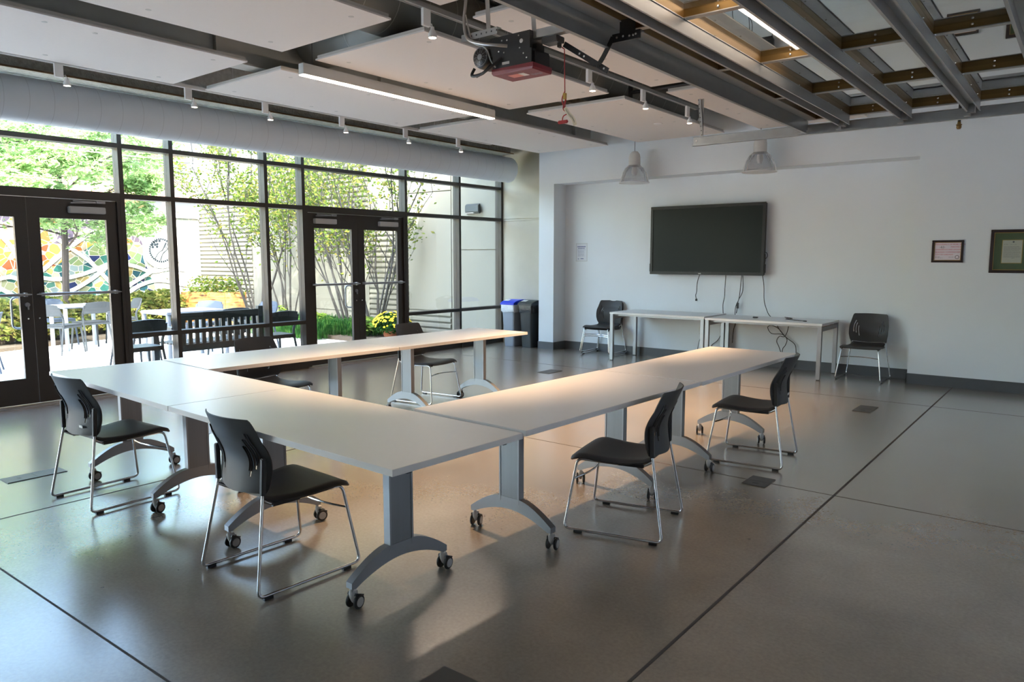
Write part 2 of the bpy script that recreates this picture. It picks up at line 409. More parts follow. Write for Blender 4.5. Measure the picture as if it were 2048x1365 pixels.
b = MB()
b.box(-6.99,-1.70, YB-.012, YB, 0, .125); b.box(-6.98,-6.968, YF, YB, 0,.125); b.box(-7.29,-6.968, YF-.012, YF, 0,.125)
b.box(-7.292,-7.28, YF-.012, YC, 0,.125); b.box(-1.712, XR, YF-.012, YF, 0,.125); b.box(-1.712,-1.70,YF-.012,YB,0,.125)
struct(b.build('baseboard_back', M['base']))

# window wall ---------------------------------------------------------------
def ly(y): return y-10.34
MW = .048; DP = .14
ys = [-4.9,-3.4,-2.85,-1.0,.14,1.34,1.90,3.785,4.355,5.585,6.150,8.020,9.235,10.335]  # lowest bays lie unseen behind the camera, continued only for their daylight
doors_bays = {6: 1, 10: 2}        # mullion index starting the bay -> door pair
T1, T2, T3 = 2.75, 2.20, .64
frame_w = MB(WO)
nwin = 0
for i in range(len(ys)-1):
    a, c = ly(ys[i]), ly(ys[i+1]); nwin += 1
    isdoor = i in (2, 6, 10)
    f = MB(WO)
    f.box(-DP, 0, a-MW/2, a+MW/2, 0, 3.32)
    if i == len(ys)-2: f.box(-DP, 0, c-MW/2, c+MW/2, 0, 3.32)
    f.box(-DP, -.002, a+MW/2, c-MW/2, T1-.025, T1+.025)
    f.box(-DP, -.002, a+MW/2, c-MW/2, 3.27, 3.32)
    if isdoor:
        f.box(-DP, -.002, a+MW/2, c-MW/2, 2.145, 2.235)
        f.box(-DP, -.003, a+MW/2, a+MW/2+.035, 0, 2.145); f.box(-DP, -.003, c-MW/2-.035, c-MW/2, 0, 2.145)
    else:
        f.box(-DP, -.002, a+MW/2, c-MW/2, T2-.025, T2+.03)
        f.box(-DP, -.002, a+MW/2, c-MW/2, T3-.025, T3+.025)
        f.box(-DP, .012, a+MW/2, c-MW/2, 0, .115)
    root = struct(f.build('window_%d' % nwin, M['frame']))
    zs = [(T2+.03,T1-.025),(T1+.025,3.27)] + ([] if isdoor else [(.115,T3-.025),(T3+.025,T2-.025)])
    if isdoor: zs[0] = (2.235, T1-.025)
    for z0, z1 in zs:
        p = MB(WO); p.box(-.085,-.079, a+MW/2, c-MW/2, z0, z1); p.build('glass_pane', M['pane'], root)
# door leaves
def leaf(n, y0, y1, hinge_low, handle):
    a, c = ly(y0), ly(y1)
    f = MB(WO); X0, X1 = -.075, -.03
    f.box(X0,X1,a,a+.105,.02,2.14); f.box(X0,X1,c-.105,c,.02,2.14)
    f.box(X0,X1,a+.105,c-.105,.02,.285); f.box(X0,X1,a+.105,c-.105,1.935,2.14)
    for yy in (a+.105, c-.112): f.box(X0+.005, X1+.004, yy, yy+.007, .285, 1.935)
    d = struct(f.build('door_%d' % n, M['frame']))
    p = MB(WO); p.box(-.056,-.050,a+.105,c-.105,.285,1.935); p.build('glass_pane', M['pane'], d)
    p = MB(WO); p.tube([(.035,a+.02,1.15),(.045,a+.10,1.15),(.045,c-.10,1.15),(.035,c-.02,1.15)],[.006,.016,.016,.006],10)
    p.box(-.03,.04,a+.06,a+.085,1.13,1.17); p.box(-.03,.04,c-.085,c-.06,1.13,1.17)
    p.build('push_bar', M['silver'], d, smooth=True)
    ca = a+.38 if not hinge_low else a+.10
    p = MB(WO); p.box(-.03,.035,ca,ca+.36,1.995,2.065); cl = p.build('door_closer', M['caster'], d, bevel=.006)
    p = MB(WO); p.bar((.01,ca+.02,2.10),(.01,ca+.34,2.115),.022,.012); p.bar((.015,ca+.34,2.118),(.0,ca+.05,2.122),.018,.01); p.box(-.01,.03,ca+.27,ca+.36,2.105,2.13)
    p.build('closer_arm', M['silver'], cl)
    if handle:
        hy = c-.16
        p = MB(WO); p.tube(fillet([(-.076,c-.05,.80),(-.14,hy,.80),(-.14,hy,1.12),(-.076,c-.05,1.12)],.05),.011,8)
        p.build('pull_handle', M['silver'], d, smooth=True)
        p = MB(WO); p.lathe([(.0,.02),(.022,.018),(.024,0),(.024,-.01)],(-.03,c-.05,1.045),14,axis='x'); p.box(-.02,.0,c-.055,c-.043,.995,1.04)
        p.build('lock_cylinder', M['silver'], d, smooth=True)
    p = MB(WO)
    p.lathe([(.0,.006),(.008,.005),(.009,0)],(-.03,(c-.05) if handle else (a+.05),.90),10,axis='x')
    p.build('bolt_head', M['bolt'], d, smooth=True)
leaf(1, 1.965, 2.848, True, True); leaf(2, 2.852, 3.725, False, False)
leaf(3, 6.212, 7.083, True, True); leaf(4, 7.087, 7.96, False, False)
b = MB(WO)
for a, c in ((1.9,3.785),(6.15,8.02)):
    b.box(-.16,.10, ly(a), ly(c), .0003, .012); b.box(.10,.125, ly(a), ly(c), .0003, .006)
struct(b.build('trim_2', M['threshold']))
# wall band above the glass + exterior roof edge
b = MB(WO); b.box(-.35,-.0, ly(-5.2), ly(10.34), 3.32, ZC+.3); struct(b.build('wall_left', M['deck']))
b = MB(WO)
b.box(.02,.285, ly(-5.0), ly(10.30), 3.333, 3.345, 0); b.box(.285,.30, ly(-5.0), ly(10.30), 3.328, 3.346, 1); b.box(.02,.24, ly(-5.0), ly(10.28), 3.345, 3.47, 0); b.box(.0,.14, ly(-5.0), ly(10.28), 3.47, ZC-.001, 2)
struct(b.build('trim_3', [M['lspray'], M['rust'], M['deck']]))

# ceiling steelwork -----------------------------------------------------------
def ibeam(name, x, y0, y1, zb, zt, fw, label):
    b = MB(); b.box(x-fw/2,x+fw/2,y0,y1,zb,zb+.02); b.box(x-.008,x+.008,y0,y1,zb+.02,zt); b.box(x-fw/2,x+fw/2,y0,y1,zt-.02,zt)
    for k in range(8):
        yy = y0+.5+k*(y1-y0-1)/7; b.box(x-.06,x+.06,yy-.006,yy+.006,zb+.02,zt-.02)
    return tag(b.build(name, M['beam']), label, 'beam')
ibeam('steel_beam', -6.28, -4.5, 9.9, 3.27, 3.80, .20, 'grey painted steel I-beam running lengthwise above the gap beside the window-side ceiling panels')
b = MB()
for k, y in enumerate((-3,-1.2,.6,2.4,5.75,7.6,9.3)):
    b.box(-8.25, XR-.01, y-.05, y+.05, 3.72, ZC-.002)
struct(b.build('trim_4', M['lspray']))
def duct(name, p, q, r, m, label, seam=None, step=.3, n=36, capends=True):
    p = Vector(p); q = Vector(q); b = MB(); L = (q-p).length; d = (q-p)/L
    b.tube([p,q], r, n)
    if seam:
        k = int(L/step)
        for i in range(1,k):
            c = p + d*(i*step); b.tube([c-d*.003, c+d*.003], r+.0018, n, 1, cap=False)
    return tag(b.build(name, [m, seam or m], smooth=True), label, 'duct')
pa = WO @ Vector((.36, ly(-4.8), 3.03)); pb = WO @ Vector((.36, ly(10.08), 3.03))
duct('fabric_air_duct', pa, pb, .212, M['duct'], 'long pale grey round air duct running above the glazed window wall', M['ductseam'], .21, 48)
duct('round_duct', (-4.58,-2,3.56), (-4.58,9.6,3.56), .27, M['gduct'], 'large dark galvanised duct seen above the gap beside the track lights', M['beam'], .32)
duct('round_duct', (-4.9,4.62,3.58), (-6.1,4.62,3.58), .23, M['gduct'], 'dark cross duct above the gap between ceiling panels near the linear light', M['beam'], .5)
# black sprinkler pipe
b = MB(); b.tube([(-4.2,7.45,3.36),(-2.0,7.45,3.36)], .022, 10); b.tube([(-4.2,7.45,3.24),(-4.2,7.45,3.5)], .026, 10)
tag(b.build('sprinkler_pipe', M['black'], smooth=True), 'black iron sprinkler pipe crossing above the gap between ceiling panels', 'pipe')
b = MB(); b.tube([(-1.267,9.5,3.2),(-1.267,9.5,3.0)], .016, 10)
r0 = tag(b.build('ceiling_sprinkler', M['opener'], smooth=True), 'small sprinkler head on a black drop pipe in front of the right wall', 'sprinkler')
p = MB(); p.lathe([(0,-.075),(.018,-.072),(.026,-.055),(.024,-.035),(.030,-.03),(.030,-.024),(.02,-.02),(.016,.005)], (-1.267,9.5,3.0), 16); p.build('sprinkler_head', M['bronze'], r0, smooth=True)

# ceiling panels --------------------------------------------------------------
def panel(x0, x1, y0, y1, label, z=3.20):
    cx, cy = (x0+x1)/2, (y0+y1)/2
    t = thing('ceiling_panel', (cx,cy,z), label, 'ceiling panel', 'floating acoustic ceiling panels')
    b = MB(); hx, hy = (x1-x0)/2, (y1-y0)/2
    b.box(-hx,hx,-hy,hy,0,.012,0); b.box(-hx+.012,hx-.012,-hy+.012,hy-.012,.012,.04,1)
    b.build('panel_board', [M['panel'],M['paneledge']], t, bevel=0)
    for sx in (-1,1):
        for fy in (-hy+.22,-.17,.17,hy-.22):
            c = MB(); c.lathe([(0,-.0022),(.018,-.002),(.02,.0)], (sx*(hx-.17),fy,0), 12); c.build('fastener_cap', M['cap'], t)
    return t
cols = [(-7.135,-5.84),(-5.34,-4.03),(-3.55,-2.25)]
rows = [(1.04,3.715),(4.045,6.70),(7.03,9.715)]
cn = ['window-side','middle','right-hand']; rn = ['nearest the camera','in the second row from the camera','against the far wall']
pl = {}
for i,(x0,x1) in enumerate(cols):
    for j,(y0,y1) in enumerate(rows):
        pl[i,j] = panel(x0,x1,y0,y1,'white floating ceiling panel in the %s column, %s' % (cn[i], rn[j]))
for loc, par, lab in (((-4.42,5.50,3.2),None,'white round ceiling disc on the middle panel behind the opener motor'),((-4.42,8.55,3.2),None,'white round ceiling disc on the far middle panel near the clear pendant')):
    b = MB(); b.lathe([(0,-.014),(.045,-.013),(.055,-.006),(.056,0)], loc, 24)
    tag(b.build('ceiling_speaker', M['white'], smooth=True), lab, 'ceiling disc')

# linear light ----------------------------------------------------------------
def linear(x, y, label, z=3.08):
    t = thing('linear_light', (x,y,z), label, 'light', 'linear pendant lights')
    b = MB(); b.box(-.035,.035,-1.28,1.28,.004,.095,0); b.build('light_housing', M['lampcap'], t, bevel=.002)
    b = MB(); b.box(-.030,.030,-1.275,1.275,-.004,.004,0); b.build('light_diffuser', M['led'], t)
    for yy in (-1.16,1.16):
        b = MB(); b.tube([(0,yy,.095),(0,yy,ZC-z)], .0025, 6); b.build('suspension_cable', M['cable'], t)
linear(-5.43, 5.24, 'long lit linear pendant light hanging between the ceiling panels')
linear(-1.725, 4.27, 'lit linear pendant light seen as a bright line through the glass of the overhead door', 2.985)

# track lights ----------------------------------------------------------------
def spot(loc, label, group, rz, power=165):
    t = thing('track_spotlight', loc, label, 'spotlight', group, rz)
    b = MB(); b.box(-.013,.013,-.035,.035,-.115,0); b.build('track_adapter', M['white'], t, bevel=.002)
    b = MB(); b.tube(fillet([(0,.03,-.10),(0,.055,-.085),(0,.062,-.115)],.01),.003,6); b.build('spot_arm', M['white'], t, smooth=True)
    b = MB(); b.lathe([(.0,-.105),(.012,-.105),(.014,-.125),(.022,-.135),(.030,-.155),(.030,-.178),(.026,-.178),(.026,-.170)], (0,.062,0), 18); b.build('spot_head', M['white'], t, smooth=True)
    b = MB(); b.lathe([(0,-.1755),(.0255,-.1755)], (0,.062,0), 18)
    b.v.append(Vector((0,.062,-.1755)));  b.build('spot_lens', M['spot'], t)
    ld = bpy.data.lights.new('spot_beam', 'SPOT'); ld.energy = power; ld.color = (1,.66,.38); ld.spot_size = R(75); ld.spot_blend = .8; ld.shadow_soft_size = .025
    lo = bpy.data.objects.new('spot_beam', ld); COL.objects.link(lo); lo.parent = t; lo.location = (0,.062,-.19)
    return t
for x, y0, y1, z, lab in ((-7.2,-2,8.6,3.205,'white lighting track running along the window-side edge of the ceiling panels'),(-3.68,1.2,8.05,3.205,'silver lighting track running lengthwise under the dark duct')):
    b = MB(); b.box(x-.018,x+.018,y0,y1,z,z+.03); b.box(x-.018,x-.012,y0,y1,z-.004,z); b.box(x+.012,x+.018,y0,y1,z-.004,z)
    for yy in [y0+.4+k*1.5 for k in range(int((y1-y0-.4)/1.5)+1)]: b.tube([(x,yy,z+.03),(x,yy,ZC)],.004,6)
    tag(b.build('lighting_track', M['white'] if x < -5 else M['strut']), lab, 'lighting track')
nm = ['first','second','third','fourth','fifth','sixth']
for k, y in enumerate((2.78,3.95,4.82,5.86,6.90,7.92)):
    spot((-7.2,y-.05,3.205), 'small white spotlight on the window-side track, %s counting from the left' % nm[k], 'spotlights on the window-side track', 0, 14)
for k, y in enumerate((3.76,5.82,6.83,7.86)):
    spot((-3.68,y-.05,3.205), 'small lit white spotlight on the silver track, %s counting from the left' % nm[k], 'spotlights on the silver track', 0)

# pendant lamps ---------------------------------------------------------------
def pendant(x, y, z, label):
    t = thing('pendant_lamp', (x,y,z), label, 'pendant lamp', 'clear ribbed pendant lamps')
    b = MB(); b.lathe([(.085,.245),(.085,.36),(.075,.41),(.045,.445),(.008,.455),(0,.455)], (0,0,0), 28); b.build('lamp_housing', M['lampcap'], t, smooth=True)
    prof = [(.212,0),(.208,.02),(.195,.08),(.172,.15),(.135,.21),(.098,.24),(.088,.25)]
    b = MB()
    vs=[]; n=72
    for i,(r,z_) in enumerate(prof):
        for j in range(n):
            w=2*math.pi*j/n; rr=r+(.0022 if j%2 else 0)
            vs.append((rr*math.cos(w),rr*math.sin(w),z_))
    b.add(vs,[(i*n+j,i*n+(j+1)%n,(i+1)*n+(j+1)%n,(i+1)*n+j) for i in range(len(prof)-1) for j in range(n)])
    b.build('lamp_shade', M['acrylic'], t, smooth=False)
    b = MB(); b.lathe([(.208,.004),(.222,.004),(.222,-.004),(.208,-.004)], (0,0,0), 48); b.lathe([(.0,-.016),(.10,-.012),(.208,-.002),(.208,0),(0,0)], (0,0,0), 48)
    b.build('lamp_rim', M['acrylic_lens'], t, smooth=True)
    b = MB(); b.lathe([(0,.10),(.03,.11),(.045,.16),(.035,.22),(.03,.25),(0,.25)], (0,0,0), 16); b.build('lamp_bulb', M['white'], t, smooth=True)
    b = MB(); b.tube([(0,0,.45),(0,0,ZC-z)], .0035, 6); b.build('suspension_cable', M['cable'], t)
pendant(-5.36, 9.66, 2.615, 'clear bell pendant lamp hanging under the ceiling panel, left of the door track')
pendant(-3.515, 9.66, 2.64, 'clear bell pendant lamp hanging behind the steel door track, right of its twin')

# overhead glazed door --------------------------------------------------------
DY0, DY1 = 1.9, 9.36
DT = Matrix.Translation((0,0,1.52)) @ Matrix.Diagonal((.795,.795,.795,1)) @ Matrix.Translation((0,0,-1.52))
t = thing('overhead_garage_door', (-.9,4.5,2.86), 'glazed overhead garage door stored open under the ceiling, steel struts and bronze rails', 'garage door')
joints = [-2.44,-1.79,-1.145,-.50,.145,.79]
b = MB(DT)
muny = [9.33,7.90,6.42,4.92,3.42,1.93]
xl = -2.83
def rail(x0,x1,y0,y1):
    b.box(x0,x1,y0,y1,3.178,3.236,0); b.box(x0-.004,x1+.004,y0-.012,y1+.004,3.172,3.178,1)
edges_ = [xl+.05]+joints
for xj in joints: rail(xj-.075, xj+.085, DY0, DY1)
rail(xl, xl+.10, DY0, DY1)
for k in range(len(edges_)-1):
    x0, x1 = edges_[k]+(.085 if k else .05), edges_[k+1]-.075
    for y in muny: rail(x0, x1, y-.022, y+.022)
rails = b
for k in range(len(edges_)-1):
    x0, x1 = edges_[k]+.05, edges_[k+1]-.07
    for j in range(len(muny)-1):
        p = MB(DT); p.box(x0,x1,muny[j+1]+.02,muny[j]-.02,3.226,3.232); p.build('glass_lite', M['doorglass'], t, world=True)
b = rails
for k in range(len(edges_)-1):
    xm = (edges_[k]+edges_[k+1])/2
    for y in muny: b.lathe([(0,-.007),(.009,-.004),(.010,0)], (xm+.01,y-.022,3.205), 10, 2, 'y')
for xj in joints[:5]:
    for y in [2.4+.5*i for i in range(14)]:
        b.lathe([(0,-.005),(.007,-.003),(.008,0)], (xj+.10,y,3.172), 8, 2)
b.build('section_rails', [M['bronze'],M['strut'],M['bolt']], t, world=True)
def ustrut(x, w, zb, y0, y1, name='door_strut'):
    b = MB(DT); th = .003
    b.box(x-w/2-th, x-w/2, y0, y1, zb, 3.174); b.box(x+w/2, x+w/2+th, y0, y1, zb, 3.174); b.box(x-w/2, x+w/2, y0, y1, 3.150, 3.1538)
    b.box(x-w/2-th-.016, x-w/2-th, y0, y1, zb, zb+.003); b.box(x+w/2+th-.0, x+w/2+th+.010, y0, y1, zb, zb+.003)
    return b.build(name, M['strut'], t, world=True)
for xj in joints: ustrut(xj+.03, .10, 3.07, DY0, DY1-.03)
b = MB(DT)
b.box(-2.843,-2.839,DY0,DY1-.03,3.02,3.18); b.box(-2.951,-2.843,DY0,DY1-.03,3.14,3.144)
b.box(-2.862,-2.828,DY0,DY1-.03,3.017,3.020)
b.build('door_strut', M['galv'], t, world=True)
for x in [-2.88]+joints:
    b = MB(DT); b.box(x-.03,x+.04,DY1-.07,DY1+.02,3.06,3.17); b.tube([(x,DY1-.02,3.115),(x,DY1+.11,3.115)],.008,8); b.lathe([(0,-.012),(.022,-.012),(.022,.012),(0,.012)],(x,DY1+.07,3.115),16,axis='y')
    b.box(x-.06,x+.0,DY1-.06,DY1+.0,3.03,3.055)
    b.build('roller_bracket', M['galv'], t, world=True)
# track
t = thing('garage_door_track', (-1.2,7.5,2.76), 'horizontal steel garage door track hung in front of the back wall, carrying the glazed door', 'door track')
b = MB(DT); x0, x1 = -4.36, 2.05; y=9.47
b.box(x0,x1,y,y+.003,3.04,3.14); b.box(x0,x1,y-.03,y,3.137,3.14); b.box(x0,x1,y-.045,y,3.045,3.048); b.box(x0,x1,y-.048,y-.045,3.022,3.048); b.box(x0,x1,y-.05,y+.0,3.019,3.022)
b.build('track_channel', M['galv'], t, world=True)
b = MB(DT); b.lathe([(0,.012),(.012,.01),(.014,0)],(-4.32,y-.004,3.09),10,axis='y'); b.build('bolt_head', M['bolt'], t, world=True)
def perf(b, p, q, w=.038, h=.003, up=(0,1,0)):
    p=Vector(p); q=Vector(q); b.bar(p,q,w,h,up)
b = MB(DT)
perf(b,(-4.24,9.46,3.12),(-4.36,9.46,4.42)); perf(b,(-4.25,9.48,3.12),(-4.25,9.48,4.42))
for k in range(9):
    c = Vector((-4.24,9.4565,3.16)).lerp(Vector((-4.30,9.4565,3.62)),k/8); b.box(c.x-.005,c.x+.005,c.y-.0015,c.y,c.z-.008,c.z+.008,1)
b.build('perforated_hanger', [M['galv'],M['black']], t, world=True)

# door opener -----------------------------------------------------------------
OT = Matrix.Translation((0,0,1.52)) @ Matrix.Diagonal((.80,.80,.80,1)) @ Matrix.Translation((0,0,-1.52))
t = thing('garage_door_opener', (-2.8,3.68,2.62), 'black garage door opener with red cover hanging from the ceiling', 'garage door opener')
b = MB(OT); b.prism([(-3.70,4.43,2.93),(-3.70,4.43,2.915),(-3.69,4.435,2.90),(-3.32,4.435,2.90),(-3.31,4.43,2.915),(-3.31,4.43,2.945),(-3.70,4.43,2.945)],(0,.24,0))
cov = b.build('red_cover', M['red'], t, world=True)
b = MB(OT); b.box(-3.60,-3.50,4.50,4.58,2.8990,2.8998,0); b.box(-3.50,-3.45,4.50,4.58,2.8990,2.8998,1)
b.build('warning_label', [M['label_pink'],M['label_white']], cov, world=False).location = Vector((0,0,0))-Vector(t.location)
b = MB(OT)
for k in range(7): b.box(-3.43+.014*k,-3.422+.014*k,4.56+.004*(k%3),4.60+.006*((k*2)%3),2.8990,2.8998,0)
b.build('maker_lettering', M['label_grey'], cov).location = Vector((0,0,0))-Vector(t.location)
b = MB(OT); b.box(-3.70,-3.33,4.44,4.66,2.945,3.05); b.box(-3.335,-3.31,4.46,4.64,2.945,3.03); b.box(-3.74,-3.36,4.46,4.62,3.05,3.185)
b.box(-3.37,-3.33,4.50,4.60,3.03,3.09)
b.lathe([(0,-.012),(.016,-.012),(.018,0)],(-3.43,4.458,3.115),16,1,axis='y')
for x,z in ((-3.62,3.15),(-3.57,3.145),(-3.46,3.16),(-3.40,3.02),(-3.37,2.985),(-3.45,3.07),(-3.60,3.06),(-3.65,3.075)):
    b.lathe([(0,-.006),(.006,-.005),(.007,0)],(x,4.457 if z>3.05 else 4.438,z),8,1,axis='y')
b.box(-3.60,-3.53,4.432,4.438,2.965,2.985,1)
b.build('opener_chassis', [M['opener'],M['bolt']], t, world=True)
b = MB(OT); b.lathe([(0,-.07),(.05,-.07),(.078,-.055),(.084,-.03),(.084,.07),(0,.07)],(-3.82,4.50,3.06),28,axis='y'); mo = b.build('motor', M['opener'], t, world=True, smooth=True)
b = MB(OT)
for k in range(12):
    w = 2*math.pi*k/12; b.bar((-3.82+.03*math.cos(w),4.428,3.06+.03*math.sin(w)),(-3.82+.066*math.cos(w),4.436,3.06+.066*math.sin(w)),.003,.003)
b.lathe([(0,-.004),(.022,-.003),(.024,0)],(-3.82,4.43,3.06),20,axis='y')
b.tube([(-3.82+.068*math.cos(2*math.pi*k/24),4.434,3.06+.068*math.sin(2*math.pi*k/24)) for k in range(25)],.002,5)
b.build('vent_grille', M['silver'], mo).location = Vector((0,0,0))-Vector(t.location)
b = MB(OT); perf(b,(-3.98,4.40,3.215),(-3.62,4.40,3.215),.003,.05,(0,0,1)); b.box(-3.98,-3.62,4.40,4.45,3.238,3.241)
perf(b,(-3.72,4.42,3.22),(-3.95,4.62,4.41),.04,.003,(0,1,0)); perf(b,(-3.45,4.64,3.18),(-3.55,4.64,4.41),.04,.003,(0,1,0))
for k in range(7): b.box(-3.93+.05*k,-3.92+.05*k,4.3965,4.3985,3.21,3.222,1)
b.build('perforated_hanger', [M['galv'],M['black']], t, world=True)
b = MB(OT); b.box(-3.36,-2.975,4.50,4.56,3.13,3.133); b.box(-3.36,-2.975,4.50,4.503,3.133,3.19); b.box(-3.36,-2.975,4.557,4.56,3.133,3.19); b.build('opener_rail', M['galv'], t, world=True)
b = MB(OT); b.box(-3.30,-3.16,4.52,4.62,3.085,3.13); b.box(-3.19,-3.17,4.56,4.60,3.05,3.10); b.build('trolley', M['boxplate'], t, world=True, bevel=.004)
b = MB(OT); yv = 4.67
b.bar((-3.20,yv,3.10),(-2.82,yv,2.85),.006,.04,(0,0,1))
for x,z in ((-3.06,3.008),(-3.02,2.982),(-2.90,2.903),(-2.85,2.87)): b.lathe([(0,-.005),(.008,-.004),(.009,0)],(x,yv-.003,z),10,1,'y')
b.build('straight_arm', [M['opener'],M['bolt']], t, world=True)
b = MB(OT)
pth = smooth_path([(-2.86,yv-.01,2.875),(-2.90,yv-.01,2.905),(-2.86,yv-.01,2.93),(-2.83,yv-.01,2.97),(-2.77,yv-.01,3.06)],4)
pth = smooth_path([(-2.96,yv-.01,2.93),(-2.90,yv-.01,2.905),(-2.865,yv-.01,2.935),(-2.82,yv-.01,3.0),(-2.775,yv-.01,3.07)],5)
for a_, c_ in zip(pth[:-1],pth[1:]): b.bar(a_,c_,.006,.036,(0,0,1))
b.build('curved_arm', M['opener'], t, world=True)
b = MB(OT)
b.box(-2.78,-2.56,yv-.015,yv+.0,3.03,3.085); b.box(-2.78,-2.56,yv-.015,yv+.05,3.083,3.088); b.box(-2.72,-2.60,yv-.015,yv-.005,3.085,3.174)
for x,z in ((-2.74,3.06),(-2.69,3.06),(-2.64,3.055),(-2.61,3.055),(-2.59,3.06)):
    b.lathe([(0,-.005),(.008,-.004),(.009,0)],(x,yv-.016,z),10,1,axis='y')
b.build('door_bracket', [M['opener'],M['bolt']], t, world=True)
b = MB(OT)
b.tube(smooth_path([(-3.95,4.55,4.40),(-3.99,4.47,3.55),(-3.97,4.42,3.35),(-3.90,4.38,3.20),(-3.75,4.36,3.13),(-3.62,4.37,3.10),(-3.54,4.42,3.09)],7),.012,10)
b.tube(smooth_path([(-3.97,4.44,3.4),(-3.85,4.38,3.17),(-3.72,4.38,3.10),(-3.68,4.40,3.0),(-3.67,4.44,2.96)],6),.006,6)
b.build('wiring_conduit', M['galv'], t, world=True, smooth=True)
b = MB(OT)
b.tube(smooth_path([(-3.72,4.44,2.99),(-3.78,4.42,2.93),(-3.90,4.43,2.93),(-3.88,4.44,2.985)],6),.012,8)
b.tube(smooth_path([(-3.60,4.43,3.02),(-3.72,4.40,2.94),(-3.80,4.42,2.925),(-3.86,4.44,2.92)],6),.010,8)
b.build('motor_wiring', M['cable'], t, world=True, smooth=True)
t = thing('emergency_release_cord', (-2.55,3.74,2.34), 'red emergency release cord with a T handle and tag hanging from the opener trolley', 'pull cord')
b = MB(OT); b.tube([(-3.22,4.62,3.09),(-3.19,4.66,3.06),(-3.19,4.67,2.75)],.004,6)
b.tube(smooth_path([(-3.19,4.67,2.76),(-3.215,4.67,2.70),(-3.19,4.675,2.62),(-3.205,4.67,2.64),(-3.18,4.67,2.70),(-3.19,4.67,2.62),(-3.15,4.67,2.60),(-3.20,4.67,2.58),(-3.21,4.67,2.55)],5),.004,6)
b.build('cord', M['cord'], t, world=True, smooth=True)
b = MB(OT); b.box(-3.25,-3.16,4.66,4.68,2.525,2.55); b.build('release_handle', M['cord'], t, world=True, bevel=.005)
b = MB(OT); b.box(-3.20,-3.18,4.66,4.68,2.70,2.745); b.build('cord_clip', M['gold'], t, world=True)
b = MB(OT); pp = smooth_path([(-3.185,4.665,2.64),(-3.15,4.665,2.59),(-3.11,4.665,2.55),(-3.09,4.665,2.50)],5)
for a_, c_ in zip(pp[:-1],pp[1:]): b.bar(a_,c_,.0008,.03,(0,0,1))
for k in range(2,13): c_=pp[k]; b.box(c_.x-.002,c_.x+.0005,c_.y-.0015,c_.y-.0006,c_.z-.009,c_.z+.009,1)
b.build('warning_tag', [M['tag'],M['ink']], t, world=True)

